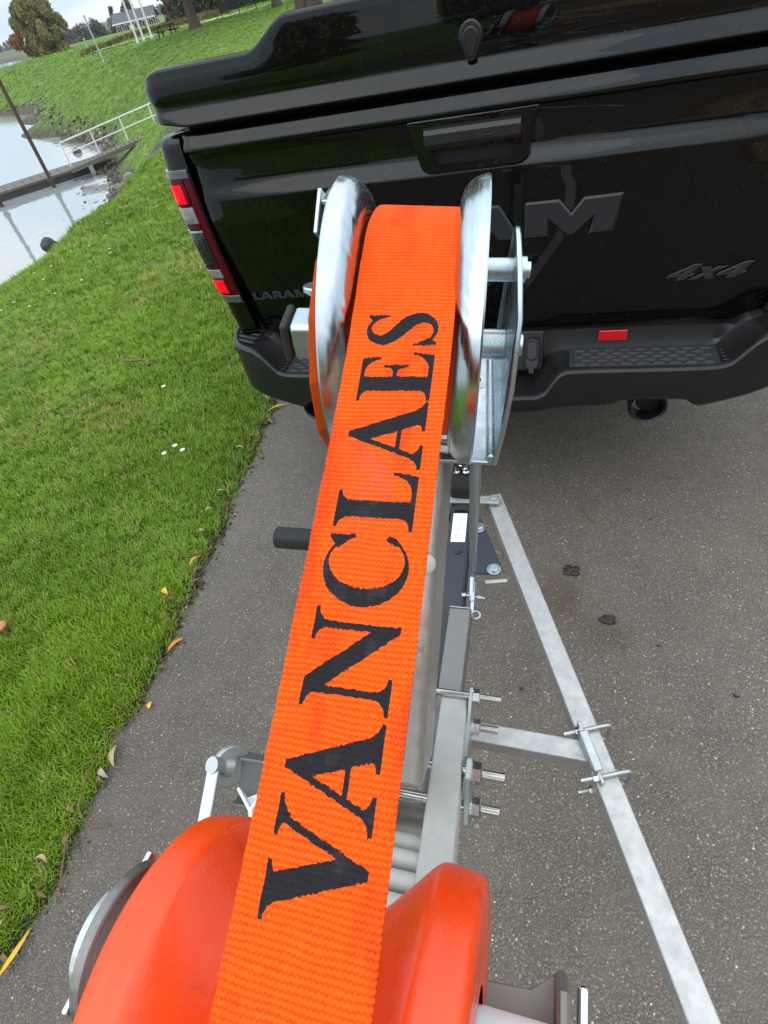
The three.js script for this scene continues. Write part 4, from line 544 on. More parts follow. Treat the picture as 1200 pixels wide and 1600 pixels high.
  // the coil still on the drum, one turn over the other
  const coil = []; for (let i = 0; i <= 900; i++) { const a = i / 900 * Math.PI * 2 * 14, r = 0.05 + (0.1325 - 0.05) * (i / 900), row = [], th = 0.0018; for (const [x, d] of [[-0.0482, 0], [0.0482, 0], [0.0482, -th], [-0.0482, -th], [-0.0482, 0]]) row.push([0.0900 + x + (hsh(Math.floor(i / 64), 2) - 0.5) * 0.003, ay + (r + d) * Math.cos(a), az + (r + d) * Math.sin(a)]); coil.push(row); }
  part('coil', crease(sheet(coil).translate(-0.09, -1.348, -1.163).rotateZ(-0.122).rotateY(0.105).translate(0.072, 1.348, 1.163), 0.6), Std({ color: lin(0.80, 0.075, 0.004), roughness: 0.65, bumpMap: pits, bumpScale: 0.0005 }), strap);
}
// ---------------------------------------------------------------- trees
const leafMat = new THREE.MeshPhysicalMaterial({ vertexColors: true, roughness: 0.8, side: THREE.DoubleSide, transmission: 0 });
const bark = Std({ color: lin(0.11, 0.088, 0.062), roughness: 0.95, map: dataTex(256, 256, (u, v) => sr(clamp(0.35 + 0.75 * fbm(u * 14, v * 4, 31, 4, 0))), 2, true), bumpMap: dataTex(256, 256, (u, v) => fbm(u * 16, v * 4, 31, 4, 0), 2), bumpScale: 0.03 });
function leaves(n, cl, size, cols, str = 1) {             // small leaf faces scattered through clumps [x, y, z, r, ry]
  const P = new Float32Array(n * 12), K = new Float32Array(n * 12), idx = new Uint32Array(n * 6); const W = cl.map((c) => c[3] * c[3]); const tot = W.reduce((a, b) => a + b);
  const a = V(0, 0, 0), b = V(0, 0, 0);
  for (let i = 0; i < n; i++) {
    let q = rnd() * tot, k = 0; while (k < cl.length - 1 && q > W[k]) { q -= W[k]; k++; } const c = cl[k];
    const th = rnd() * 6.283, ph = Math.acos(rr(-1, 1)), r = Math.cbrt(rr(0.12, 1)) * (1 + 0.18 * gauss());
    const x = c[0] + c[3] * r * Math.sin(ph) * Math.cos(th), y = c[1] + (c[4] ?? c[3]) * r * Math.cos(ph), z = c[2] + c[3] * r * Math.sin(ph) * Math.sin(th);
    a.set(gauss(), gauss(), gauss()).normalize(); b.set(gauss(), gauss(), gauss()).cross(a).normalize(); if (str > 1) { a.set(gauss() * 0.25, 1, gauss() * 0.25).normalize(); b.set(gauss(), 0, gauss()).normalize(); }
    const s = size * rr(0.6, 1.3), sa = s * str, q4 = [[-1, -1], [1, -1], [1, 1], [-1, 1]]; const col = cols[Math.floor(rnd() * cols.length)], f = rr(0.75, 1.25) * (0.8 + 0.4 * hsh(k, 3));
    for (let m = 0; m < 4; m++) { const [u, v] = q4[m], o = (i * 4 + m) * 3; P[o] = x + (a.x * u * sa + b.x * v * s) * 0.5; P[o + 1] = y + (a.y * u * sa + b.y * v * s) * 0.5; P[o + 2] = z + (a.z * u * sa + b.z * v * s) * 0.5; for (let d = 0; d < 3; d++) K[o + d] = col[d] * f; }
    const o = i * 4; idx.set([o, o + 1, o + 2, o, o + 2, o + 3], i * 6);
  }
  const g = new THREE.BufferGeometry(); g.setAttribute('position', new THREE.BufferAttribute(P, 3)); g.setAttribute('color', new THREE.BufferAttribute(K, 3)); g.setIndex(new THREE.BufferAttribute(idx, 1)); g.computeVertexNormals(); return g;
}
const taper = (pts, r0, r1, n = 14) => { const c = new THREE.CatmullRomCurve3(pts.map((p) => V(...p))); const rows = []; const N = 16; for (let i = 0; i <= N; i++) { const p = c.getPoint(i / N), t = c.getTangent(i / N), x = V(1, 0, 0).cross(t).normalize(), y = t.clone().cross(x), r = lerp(r0, r1, i / N) * (1 + (i === 0 ? 0.35 : 0)), row = []; for (let k = 0; k <= n; k++) { const a = k / n * 6.2832, w = r * (1 + 0.06 * Math.sin(a * 3 + i) + 0.04 * Math.sin(a * 7)); row.push([p.x + x.x * w * Math.cos(a) + y.x * w * Math.sin(a), p.y + x.y * w * Math.cos(a) + y.y * w * Math.sin(a), p.z + x.z * w * Math.cos(a) + y.z * w * Math.sin(a)]); } rows.push(row); } return sheet(rows); };
function tree(name, label, x, z, h, w, o = {}) {
  const y = ground(x, z) - 0.1, t = thing(name, label, 'tree', [x, y, z], rnd() * 6, o.group), low = o.low ?? 0.12, cl = [];
  const n = o.clumps ?? 26; for (let i = 0; i < n; i++) { const v = (i + rnd()) / n, yy = lerp(low, 1, v), env = o.shape === 'cone' ? lerp(1, 0.18, v) : o.shape === 'column' ? Math.sin(Math.PI * (0.15 + 0.8 * v)) : Math.sqrt(Math.max(0.05, 1 - ((yy - 0.45) / 0.6) ** 2)); const a = rnd() * 6.283, r = w * 0.5 * env * Math.sqrt(rnd()) * 0.8, cr = w * (o.cr ?? 0.17) * rr(0.6, 1.25); cl.push([Math.cos(a) * r, yy * h - cr * 0.5, Math.sin(a) * r, cr, cr * (o.tall ?? 1)]); }
  const tr = [taper([[0, 0, 0], [0.02 * w, h * 0.3, 0], [0, h * 0.75, 0.02 * w]], o.trunk ?? h * 0.035, h * 0.012)];
  for (const c of cl.slice(0, 14)) tr.push(taper([[0, Math.max(0.1 * h, c[1] - h * 0.22), 0], [c[0] * 0.5, c[1] - h * 0.08, c[2] * 0.5], [c[0], c[1], c[2]]], h * 0.012, h * 0.004, 6));
  part('trunk', tr, bark, t); part('crown', leaves(o.n ?? 5000, cl, o.size ?? w * 0.045, o.cols, o.str ?? 1), leafMat, t); return t;
}
const OLIVE = [[0.24, 0.20, 0.055], [0.17, 0.16, 0.045], [0.32, 0.22, 0.06], [0.11, 0.11, 0.04], [0.26, 0.24, 0.07]], DARK = [[0.028, 0.042, 0.016], [0.040, 0.052, 0.018], [0.022, 0.032, 0.014], [0.055, 0.058, 0.02]], RUST = [[0.10, 0.055, 0.028], [0.07, 0.045, 0.026], [0.13, 0.07, 0.03], [0.05, 0.04, 0.025]], GREYG = [[0.09, 0.10, 0.065], [0.07, 0.08, 0.055], [0.12, 0.115, 0.075]], YEL = [[0.15, 0.14, 0.025], [0.08, 0.10, 0.025], [0.05, 0.065, 0.022]], MOSS = [[0.055, 0.062, 0.022], [0.085, 0.08, 0.03], [0.04, 0.045, 0.018], [0.12, 0.09, 0.04]];
{
  const w = tree('willow_tree', 'large rounded willow in yellow brown autumn leaf at the far end of the bank', -81.4, -99.4, 6.9, 10.4, { n: 30000, clumps: 120, cr: 0.065, tall: 1.1, size: 0.15, str: 1.7, cols: [...OLIVE, [0.19, 0.125, 0.035], [0.13, 0.10, 0.035]], low: 0.02 });
  part('crown', leaves(2600, [[-3.0, 1.4, 2.6, 1.1], [-3.9, 1.0, 2.2, 0.9], [2.4, 2.4, 3.2, 0.9]], 0.2, [[0.25, 0.115, 0.03], [0.20, 0.10, 0.03]], 2), leafMat, w).userData.label = 'orange brown patch of leaves';
  tree('far_tree', 'pale grey green far tree just right of the large willow', -172.2, -218.8, 4.4, 9, { cols: GREYG, n: 2500 });
  tree('far_tree', 'grey green far tree second to the right of the large willow', -157, -205.4, 5.0, 8, { cols: GREYG, n: 2500 });
  tree('far_tree', 'brownish far tree behind the thin leaning mast', -147.3, -200, 5.2, 7, { cols: [...GREYG, ...RUST], n: 2500 });
  tree('far_tree', 'rounded dark green far tree left of the brick house', -137.4, -194.9, 5.6, 6.4, { cols: [...DARK, ...GREYG], n: 2500 });
  tree('far_tree', 'low dark far tree between the poplar and the brick house', -128, -190, 4.0, 5, { cols: DARK, n: 2000 });
  tree('poplar_tree', 'slim pointed dark poplar left of the house roof', -143.5, -214, 7.4, 2.2, { shape: 'column', cols: DARK, n: 2200, cr: 0.3, size: 0.22 });
  tree('round_tree', 'dark round tree with a yellow green side behind the brick house', -112.8, -175.2, 7.2, 5.2, { cols: [...DARK, ...YEL], n: 4000 });
  tree('autumn_tree', 'thin reddish brown tree behind the flagpoles', -43.4, -74.5, 7.5, 4.2, { cols: RUST, n: 4500, cr: 0.13, size: 0.12, low: 0.05, str: 2 });
  const hed = [[-39.4, -72.4, 'tall dark evergreen left of the nearer tree trunk'], [-36.4, -71.6, 'tall dark evergreen right behind the nearer tree trunk'], [-34, -72, 'brownish green conifer behind the path, right of the tree trunk'], [-31.4, -71.5, 'brownish conifer behind the park bench'], [-28.6, -72, 'brown green conifer right of the park bench'], [-25.5, -71, 'dense conifer above the pickup lid, left of the thick trunk']];
  hed.forEach(([x, z, l], i) => tree('conifer', l, x, z, 9, 4.4, { cols: i < 2 ? DARK : [...MOSS, ...DARK], n: 6500, shape: 'column', low: 0.0, cr: 0.18, size: 0.16, clumps: 40 }));
  tree('broad_tree', 'park tree with a bare brown trunk between picnic table and bench', -23.4, -42.3, 11, 9, { low: 0.42, trunk: 0.36, cols: [...YEL, ...OLIVE], n: 6000 });
  tree('broad_tree', 'park tree trunk standing by the path right of the bench', -18.4, -44.6, 11, 8, { low: 0.42, trunk: 0.34, cols: OLIVE, n: 5000 });
  tree('broad_tree', 'thick rough trunk of the nearest tree, just above the pickup lid', -4.05, -10.2, 9, 6, { low: 0.5, trunk: 0.30, cols: OLIVE, n: 6000 });
  for (const [x, z, l] of [[-14, 34, 'broad tree behind the trailer near the water'], [-4, 46, 'broad tree far behind the trailer on the verge'], [7, 40, 'broad tree behind the trailer beside the road end'], [18, 34, 'broad tree behind the trailer furthest right']]) tree('broad_tree', l, x, z, 9.5, 9, { cols: OLIVE, n: 5000, low: 0.2 });
  // far shore woods as one mass
  const cl = []; for (let i = 0; i < 70; i++) { const a = lerp(-760, 60, i / 69), bx = a - 60 - 12, bz = -430 - (a + 600) * 0.55 - 22; cl.push([bx + gauss() * 4, 0.4 + rnd() * 2.5, bz + gauss() * 4, rr(4, 7), rr(3, 5.5)]); }
  const fw = part('far_wood', leaves(14000, cl, 1.5, [[0.055, 0.065, 0.05], [0.075, 0.075, 0.05], [0.04, 0.05, 0.04]]), leafMat); fw.userData.kind = 'stuff'; tag(fw, 'dark strip of trees on the far shore of the river', 'trees');
  const hs = []; for (let i = 0; i <= 46; i++) { const f = i / 46, x = lerp(-50, -33, f), z = lerp(-66, -66.5, f) - 2.5 * Math.sin(f * 3); hs.push([x, ground(x, z) + 0.18, z, 0.55 * rr(0.7, 1.2), 0.34]); }
  const hd = thing('low_hedge', 'low rust coloured rough hedge strip running behind the flagpoles', 'hedge'); part('foliage', leaves(9000, hs, 0.1, [[0.20, 0.14, 0.03], [0.13, 0.12, 0.025], [0.22, 0.12, 0.03], [0.10, 0.12, 0.025]], 2), leafMat, hd);
}
// ---------------------------------------------------------------- house
{
  const hx = -95.5, hz = -150, H = thing('brick_house', 'low red brick house with grey roof and white window frames behind the flagpoles', 'house', [hx, ground(hx, hz) - 0.3, hz], 0.35); H.scale.setScalar(0.84);
  const brick = Std({ color: lin(0.23, 0.105, 0.075), roughness: 0.9, map: dataTex(256, 256, (u, v) => { const r = Math.floor(v * 32), b = (u * 16 + (r & 1) * 0.5) % 1, q = (v * 32) % 1; const m = b < 0.06 || q < 0.14; return sr(m ? 0.95 : 0.55 + 0.4 * hsh(Math.floor(u * 16 + (r & 1) * 0.5), r, 5)); }, 0.5, true) }), roofM = Std({ color: lin(0.085, 0.09, 0.10), roughness: 0.8 }), wh = M.white;
  part('wall', [rbox(11, 3.0, 6, 0.02).translate(0, 1.5, 0), plateX([[3, 3.0], [-3, 3.0], [0, 4.9]], 0.2, 5.3)], brick, H);
  const roof = part('roof', [1, -1].map((s) => rbox(11.8, 0.12, 3.9, 0.03).rotateX(s * 0.565).translate(0, 3.95, s * 1.62)), roofM, H); part('chimney', rbox(0.7, 1.2, 0.7, 0.02).translate(-2, 5.1, 0), brick, roof);
  part('fascia', [rbox(11.8, 0.32, 0.08, 0.02).translate(0, 2.86, 3.32)], wh, H);
  for (const x of [-4.4, -2.4, 0.4, 2.6, 4.4]) { const f = part('window', [rbox(1.3, 1.6, 0.1, 0.01).translate(x, 1.75, 3.02)], wh, H); part('pane', [rbox(0.5, 1.3, 0.03, 0.005).translate(x - 0.3, 1.75, 3.075), rbox(0.5, 1.3, 0.03, 0.005).translate(x + 0.3, 1.75, 3.075)], M.glassDark, f); }
  for (const z of [-1.4, 1.4]) { const f = part('window', [rbox(0.1, 1.5, 1.2, 0.01).translate(5.52, 1.75, z)], wh, H); part('pane', rbox(0.03, 1.25, 0.95, 0.005).translate(5.575, 1.75, z), M.glassDark, f); }
  const D = part('door', rbox(1.1, 2.2, 0.1, 0.02).translate(-1.0, 1.1, 3.02), wh, H); part('handle', rbox(0.05, 0.15, 0.08, 0.01).translate(-0.6, 1.1, 3.1), M.dark, D);
}
// ---------------------------------------------------------------- park furniture
{
  const pole = (x, z, h, l) => { const t = thing('flagpole', l, 'flagpole', [x, ground(x, z) - 0.05, z], 0, 'white flagpoles on the lawn'); part('pole', rod([0, 0, 0], [0, h, 0], 0.085, 0.05, 16), M.white, t); part('base', rod([0, 0, 0], [0, 0.3, 0], 0.13, 0.13, 16), M.white, t); part('finial', new THREE.SphereGeometry(0.09, 12, 8).translate(0, h, 0), M.white, t); };
  pole(-34.3, -52.1, 8, 'leftmost of the three white flagpoles left of the picnic table'); pole(-34.3, -53.1, 8, 'middle one of the three white flagpoles'); pole(-34.4, -54.6, 8, 'white flagpole nearest to the picnic table, rightmost of three');
  const m = thing('mast', 'thin grey leaning mast on the green slope left of the flagpoles', 'mast', [-28.8, ground(-28.8, -38.9) - 0.05, -38.9]); part('pole', rod([0, 0, 0], [0, 2.35, 0], 0.055, 0.045, 12), M.galv, m); part('cap', rod([0, 2.35, 0], [0, 2.42, 0], 0.07, 0.06, 12), M.galv, m); m.rotation.z = 0.05;
  const m2 = thing('marker_post', 'short pale post on the lawn between willow and mast', 'post', [-58.9, ground(-58.9, -78.9) - 0.05, -78.9]); part('pole', [rod([0, 0, 0], [0, 0.95, 0], 0.11, 0.11, 12), rod([0, 0.95, 0], [0, 1.0, 0], 0.13, 0.09, 12)], M.galv, m2);
  const wood = Std({ color: lin(0.035, 0.030, 0.026), roughness: 0.85, map: brushed });
  const P = thing('picnic_table', 'dark wooden picnic table with fixed benches right of the flagpoles', 'picnic table', [-28.9, ground(-28.9, -47.9) + 0.12, -47.9], 0.9);
  for (let i = 0; i < 5; i++) part('plank', rbox(1.5, 0.045, 0.135, 0.008).translate(0, 0.74, (i - 2) * 0.146), wood, P);
  for (const s of [-1, 1]) { for (let i = 0; i < 2; i++) part('seat_plank', rbox(1.5, 0.045, 0.135, 0.008).translate(0, 0.44, s * (0.62 + i * 0.146)), wood, P); part('leg', [bar([s * 0.5, 0, -0.62], [s * 0.5, 0.72, -0.22], 0.09, 0.05, 0.006), bar([s * 0.5, 0, 0.62], [s * 0.5, 0.72, 0.22], 0.09, 0.05, 0.006), bar([s * 0.5, 0.40, -0.8], [s * 0.5, 0.40, 0.8], 0.05, 0.09, 0.006)], wood, P); }
  const bench = (x, z, a, l) => { const b = thing('park_bench', l, 'bench', [x, ground(x, z), z], a); for (let i = 0; i < 4; i++) part('seat_slat', rbox(1.7, 0.035, 0.09, 0.006).translate(0, 0.45, i * 0.105 - 0.16), M.dark, b); for (let i = 0; i < 5; i++) part('back_slat', rbox(1.7, 0.09, 0.03, 0.006).rotateX(-0.18).translate(0, 0.55 + i * 0.105, -0.24 - i * 0.02), M.dark, b); for (const s of [-0.7, 0.7]) part('leg', [bar([s, 0, 0.22], [s, 0.44, 0.14], 0.05, 0.05, 0.005), bar([s, 0, -0.3], [s, 1.0, -0.33], 0.05, 0.05, 0.005), bar([s, 0.43, -0.28], [s, 0.43, 0.2], 0.04, 0.04, 0.005)], M.dark, b); };
  bench(-25.5, -52.4, 0.45, 'black slatted park bench beside the pale path'); bench(-23.1, -53.8, 0.45, 'second dark bench further right beside the path');
}
// ---------------------------------------------------------------- jetty, poles, rocks
{
  const wet = Std({ color: lin(0.05, 0.045, 0.04), roughness: 0.7, bumpMap: pits, bumpScale: 0.002 }), deckM = Std({ color: lin(0.24, 0.21, 0.17), roughness: 0.9, map: brushed }), rust = Std({ color: lin(0.085, 0.045, 0.03), roughness: 0.85, bumpMap: pits, bumpScale: 0.003 });
  const a0 = V(-20.5, 0, -25.0), d = V(-0.64, 0, 0.77), n = V(-0.77, 0, -0.64), Pt = thing('pontoon', 'long dark floating pontoon with pale deck edge on the water', 'pontoon');
  const at = (s, k, y) => [a0.x + d.x * s + n.x * k, y, a0.z + d.z * s + n.z * k];
  part('hull', bar(at(0, 0.9, -3.14), at(13, 0.9, -3.14), 1.75, 0.5, 0.05), wet, Pt); for (let i = 0; i < 30; i++) part('deck_board', bar(at(0.02 + i * 0.433, 0.0, -2.868), at(0.02 + i * 0.433, 1.8, -2.868), 0.41, 0.035, 0.005), deckM, Pt); part('edge_beam', [bar(at(0, 0.012, -2.90), at(13, 0.012, -2.90), 0.06, 0.10, 0.01)], deckM, Pt);
  part('bracket', [bar(at(1.15, -0.07, -2.9), at(1.15, -0.07, -3.3), 0.2, 0.1, 0.02), bar(at(1.15, -0.07, -2.9), at(1.15, -0.07, -3.28), 0.08, 0.16, 0.02)], M.white, Pt);
  const G = thing('gangway', 'narrow gangway with white handrail leading from the bank down to the pontoon', 'gangway'), p = V(-21.55, -2.72, -23.25), q = V(-16.9, -2.02, -26.6), L = p.distanceTo(q), u = q.clone().sub(p).normalize(), w = V(u.z, 0, -u.x).normalize(); if (w.x > 0) w.negate();
  const g = (s, k, y) => p.clone().addScaledVector(u, s * L).addScaledVector(w, k).add(V(0, y, 0)).toArray();
  for (let i = 0; i < 26; i++) part('deck_board', bar(g((i + 0.5) / 26, -0.75, 0.02), g((i + 0.5) / 26, 0.15, 0.02), 0.19, 0.03, 0.005), deckM, G);
  part('beam', [bar(g(0, -0.78, -0.05), g(1, -0.78, -0.05), 0.06, 0.16, 0.01), bar(g(0, 0.18, -0.05), g(1, 0.18, -0.05), 0.06, 0.16, 0.01)], deckM, G);
  part('top_rail', bar(g(0, 0.18, 0.95), g(1.0, 0.18, 0.95), 0.055, 0.055, 0.01), M.white, G); part('mid_rail', bar(g(0, 0.18, 0.5), g(1.0, 0.18, 0.5), 0.045, 0.045, 0.01), M.white, G);
  for (const s of [0, 0.25, 0.5, 0.75, 1]) part('post', bar(g(s, 0.18, -0.05), g(s, 0.18, 0.95), 0.05, 0.05, 0.01, V(1, 0, 0)), M.white, G);
  const pl = (x, z, l) => { const t = thing('mooring_pole', l, 'pole', [x, -5, z]); part('pole', rod([0, 0, 0], [0, 9.5, 0], 0.085, 0.075, 14), rust, t); part('collar', rod([0, 2.05, 0], [0, 2.2, 0], 0.14, 0.14, 16), rust, t); };
  pl(-22.05, -22.2, 'rusty brown mooring pole rising past the middle of the pontoon'); pl(-23.2, -20.0, 'rusty mooring pole at the left end of the pontoon, seen mainly as its reflection');
  const rockM = [lin(0.12, 0.11, 0.095), lin(0.19, 0.175, 0.15), lin(0.075, 0.07, 0.065), lin(0.26, 0.23, 0.19)].map((c) => Std({ color: c, roughness: 0.92, bumpMap: pits, bumpScale: 0.006, map: blot }));
  const rockG = (s, fl = 0.6) => { const g = new THREE.IcosahedronGeometry(1, 1), p = g.attributes.position, o = Math.floor(rnd() * 1000); for (let i = 0; i < p.count; i++) { const x = p.getX(i), y = p.getY(i), z = p.getZ(i), r = 0.72 + 0.5 * vn(x * 1.4 + o, y * 1.4 + z * 1.1 + o, 3) + 0.12 * vn(x * 4 + o, z * 4 + y * 3, 7); p.setXYZ(i, x * r * s * rr(0.999, 1.001), y * r * s * fl, z * r * s * 0.85); } g.computeVertexNormals(); return crease(g, 0.35); };
  const rock = (x, z, s, m, l, fl, dy = 0) => { const r = tag(part('shore_rock', rockG(s, fl), rockM[m]), l, 'rock'); r.position.set(x, ground(x, z) + s * 0.1 + dy, z); r.rotation.y = rnd() * 6; };
  rock(-8.56, -6.89, 0.18, 2, 'black angular rock at the grass crest beside the water', 0.9, 0.12);
  [['flat pale stone at the left frame edge by the water', 1], ['flat stone second from the left frame edge', 3], ['brownish flat slab in the middle of the stone row at lower left shore', 1], ['pale slab next to last in the stone row at lower left shore', 3], ['small grey stone at the top end of the left stone row', 1]].forEach(([l, m], i) => { const P = [[-8.38, -5.47], [-8.53, -5.86], [-8.58, -6.12], [-8.72, -6.55], [-8.74, -6.75]][i]; rock(P[0], P[1], [0.26, 0.24, 0.25, 0.2, 0.14][i], m, l, 0.35, 0.03); });
  rock(-12.56, -15.08, 0.2, 3, 'pale block of stone on the muddy bank below the gangway', 0.7, 0.1); rock(-12.4, -14.3, 0.2, 1, 'grey rock at the mud edge right of the pontoon', 0.6, 0.1); rock(-12.9, -15.8, 0.22, 2, 'dark rock above the pale block on the muddy bank', 0.6, 0.1); rock(-13.0, -13.9, 0.25, 2, 'dark wedge shaped rock at the waterline below the mud bank', 0.6, 0.15); rock(-14.4, -19, 0.12, 3, 'light brown brick like stone lying on the bare bank', 0.5, 0.1);
  const fl = tag(part('floating_debris', rockG(0.24, 0.7), rockM[2]), 'dark lump floating on the water beyond the gangway rail', 'debris'); fl.position.set(-26.2, -3.15, -29.6);
  // the rubble of the banks, one mass
  const shore = [[-15.2, -16.6], [-17.8, -21], [-19.6, -23.4], [-20.9, -25.2], [-23, -28], [-25.2, -30.9], [-27.4, -32.4], [-32.4, -36.4], [-40.6, -44], [-45.5, -50], [-50, -55], [-56.1, -57], [-75, -61]]; const gs = Array.from({ length: 8 }, (_, i) => [rockG(1, 0.65)]), cnt = 1500, base = rockG(1, 0.7), im = new THREE.InstancedMesh(base, Std({ color: lin(1, 1, 1), roughness: 0.95 }), cnt), mx = new THREE.Matrix4(), col = new THREE.Color(), Q = new THREE.Quaternion(), E = new THREE.Euler();
  for (let i = 0; i < cnt; i++) { const k = Math.floor(rnd() * (shore.length - 1)), f = rnd(), [x0, z0] = shore[k], [x1, z1] = shore[k + 1], l = Math.hypot(x1 - x0, z1 - z0), o = Math.abs(gauss()) * (k < 4 ? 1.2 : 0.8) - 0.25; const x = lerp(x0, x1, f) + (z1 - z0) / l * (k < 4 ? -o : o * (1)) * -1, z = lerp(z0, z1, f) - (x1 - x0) / l * (k < 4 ? -o : o) * -1, s = 0.035 + 0.12 * rnd() ** 2.5; E.set(rnd() * 6, rnd() * 6, rnd() * 6); mx.compose(V(x, Math.max(ground(x, z), WATER - 0.1) + s * 0.15, z), Q.setFromEuler(E), V(s, s, s)); im.setMatrixAt(i, mx); const c = [[0.085, 0.072, 0.055], [0.13, 0.11, 0.08], [0.055, 0.048, 0.036], [0.26, 0.23, 0.18]][Math.floor(rnd() * 3.4)]; im.setColorAt(i, col.setRGB(...c)); }
  im.name = 'riprap'; im.userData.kind = 'stuff'; im.castShadow = im.receiveShadow = true; scene.add(im); tag(im, 'broken stone rubble along the waterline of the inlet', 'rubble');
}
// ---------------------------------------------------------------- small litter on grass and asphalt
{
  const lm = (c) => Std({ color: lin(...c), roughness: 0.7, side: THREE.DoubleSide });
  const YELLOW = lm([0.62, 0.36, 0.02]), ORANGE = lm([0.55, 0.22, 0.02]), BROWN = lm([0.16, 0.085, 0.035]), TAN = lm([0.36, 0.26, 0.14]), PALE = lm([0.34, 0.28, 0.21]);
  const leaf = (len, wid, curl, bend) => { const rows = []; for (let i = 0; i <= 16; i++) { const t = i / 16, w = wid * Math.sin(Math.PI * Math.min(1, t * 1.03)) ** 0.8 * (t > 0.94 ? 0.4 : 1), y = 0.004 + curl * Math.sin(Math.PI * t) + 0.004 * vn(t * 4, curl * 99, 3), s = bend * (t - 0.5) ** 2 * len; rows.push([-1, -0.5, 0, 0.5, 1].map((u) => [u * w / 2 + s, y + Math.abs(u) * wid * 0.18, (t - 0.5) * len])); } return sheet(rows); };
  const put = (x, z, a, len, wid, mat, label, curl = 0.012, bend = 0.4, group, tilt = 0) => { const t = tag(part('fallen_leaf', leaf(len, wid, curl, bend), mat), label, 'leaf', group); t.position.set(x, Math.max(ground(x, z), 0.006) + (x < roadEdge(z) ? 0.03 : 0), z); t.rotation.set(tilt, a, 0); return t; };
  put(-1.062, 0.940, -0.45, 0.08, 0.016, ORANGE, 'orange willow leaf lying on the asphalt next to the grass edge', 0.008);
  put(-1.02, 1.865, -0.15, 0.125, 0.014, YELLOW, 'long yellow willow leaf at the lower left edge of the asphalt', 0.02, -0.5);
  put(-1.235, -0.56, -0.9, 0.12, 0.014, YELLOW, 'thin yellow leaf on the asphalt below the left exhaust', 0.006);
  put(-1.055, 1.355, 0.5, 0.085, 0.017, TAN, 'pale green brown leaf curling off the edge near the lower left verge', 0.02, 0.3);
  put(-1.03, 1.175, 0.3, 0.03, 0.016, YELLOW, 'tiny yellow leaf on the asphalt above the swing arm', 0.004);
  put(-1.152, 0.575, -0.3, 0.07, 0.014, ORANGE, 'orange leaf at the verge beside a curled brown twig', 0.02); put(-1.135, 0.60, -0.6, 0.07, 0.013, BROWN, 'brown leaf tucked against the orange leaf at the verge', 0.02);
  put(-1.06, 1.41, 1.1, 0.06, 0.018, PALE, 'greyish dry leaf on the verge by the lower left grass', 0.02); put(-1.045, 1.60, 0.2, 0.06, 0.016, BROWN, 'brown curled leaf at the verge below the pale dry ones', 0.03);
  put(-1.205, 0.735, 0.8, 0.05, 0.02, YELLOW, 'small yellow leaf standing in the grass left of the strap', 0.01);
  for (let i = 0; i < 52; i++) { const z = lerp(-1.6, 2.0, rnd()), x = roadEdge(z) + gauss() * 0.04 - 0.015; put(x, z, rnd() * 6, rr(0.02, 0.06), rr(0.007, 0.013), [BROWN, BROWN, BROWN, TAN, BROWN][Math.floor(rnd() * 5)], 'small dry brown leaf among the litter along the asphalt edge', rr(0.005, 0.025), rr(-0.8, 0.8), 'dry leaves along the asphalt edge', rr(-0.3, 0.3)); }
  for (let i = 0; i < 34; i++) { const d = rr(1.5, 9), a = rr(1.9, 3.1), x = 0.235 - Math.sin(a) * d - 0.5, z = 1.78 + Math.cos(a) * d; if (x > roadEdge(z) - 0.15 || x < -7.6) continue; put(x, z, rnd() * 6, rr(0.03, 0.06), rr(0.010, 0.016), [TAN, TAN, BROWN, BROWN][Math.floor(rnd() * 4)], 'dry leaf lying on the lawn', 0.01, 0.4, 'leaves scattered on the lawn', rr(-0.3, 0.3)).position.y += 0.015; }
  const twig = (pts, r, l) => { const c = new THREE.CatmullRomCurve3(pts.map(([x, y, z]) => V(x, Math.max(ground(x, z), 0.005) + y, z))); tag(part('twig', new THREE.TubeGeometry(c, 30, r, 6), BROWN), l, 'twig'); };
  twig([[-1.10, 0.02, 1.30], [-1.09, 0.04, 1.42], [-1.06, 0.03, 1.52], [-1.0, 0.01, 1.55], [-0.95, 0.006, 1.535]], 0.0022, 'thin curved brown twig reaching from the grass onto the asphalt'); twig([[-1.17, 0.03, 0.53], [-1.14, 0.02, 0.60], [-1.13, 0.01, 0.68]], 0.003, 'short brown twig between the orange leaves at the verge'); twig([[-1.07, 0.02, 1.58], [-1.03, 0.04, 1.62], [-1.0, 0.008, 1.72]], 0.002, 'wiry brown stem at the verge beside the roller washer'); twig([[0.37, 0.003, 0.11], [0.40, 0.003, 0.17], [0.425, 0.004, 0.20]], 0.003, 'small rusty twig on the asphalt right of the side bar'); twig([[-2.6, 0.05, -1.1], [-2.5, 0.07, -1.0], [-2.36, 0.05, -1.02], [-2.28, 0.06, -0.94]], 0.008, 'bent dry stalk lying on the lawn left of the bumper');
  const stone = (n, c, x, y, z, s, mat, l, k = 5, f = 0.6) => { const g = []; for (let i = 0; i < k; i++) { const q = new THREE.IcosahedronGeometry(1, 2), p = q.attributes.position; for (let j = 0; j < p.count; j++) { const r = 0.7 + 0.6 * vn(p.getX(j) * 2 + i * 7, p.getY(j) * 2 + p.getZ(j) * 2, 3); p.setXYZ(j, p.getX(j) * r, p.getY(j) * r * f, p.getZ(j) * r); } q.deleteAttribute('normal'); q.deleteAttribute('uv'); const q2 = mergeVertices(q); q2.computeVertexNormals(); const a = rnd() * 6, o = k > 1 ? Math.sqrt(rnd()) * 0.75 : 0; g.push(q2.scale(s * rr(0.2, 0.5), s * rr(0.22, 0.5), s * rr(0.2, 0.45)).translate(Math.cos(a) * s * o, s * 0.2 * (1 - o), Math.sin(a) * s * o * 0.8)); } const t = tag(part(n, g, mat), l, c); t.position.set(x, y, z); };
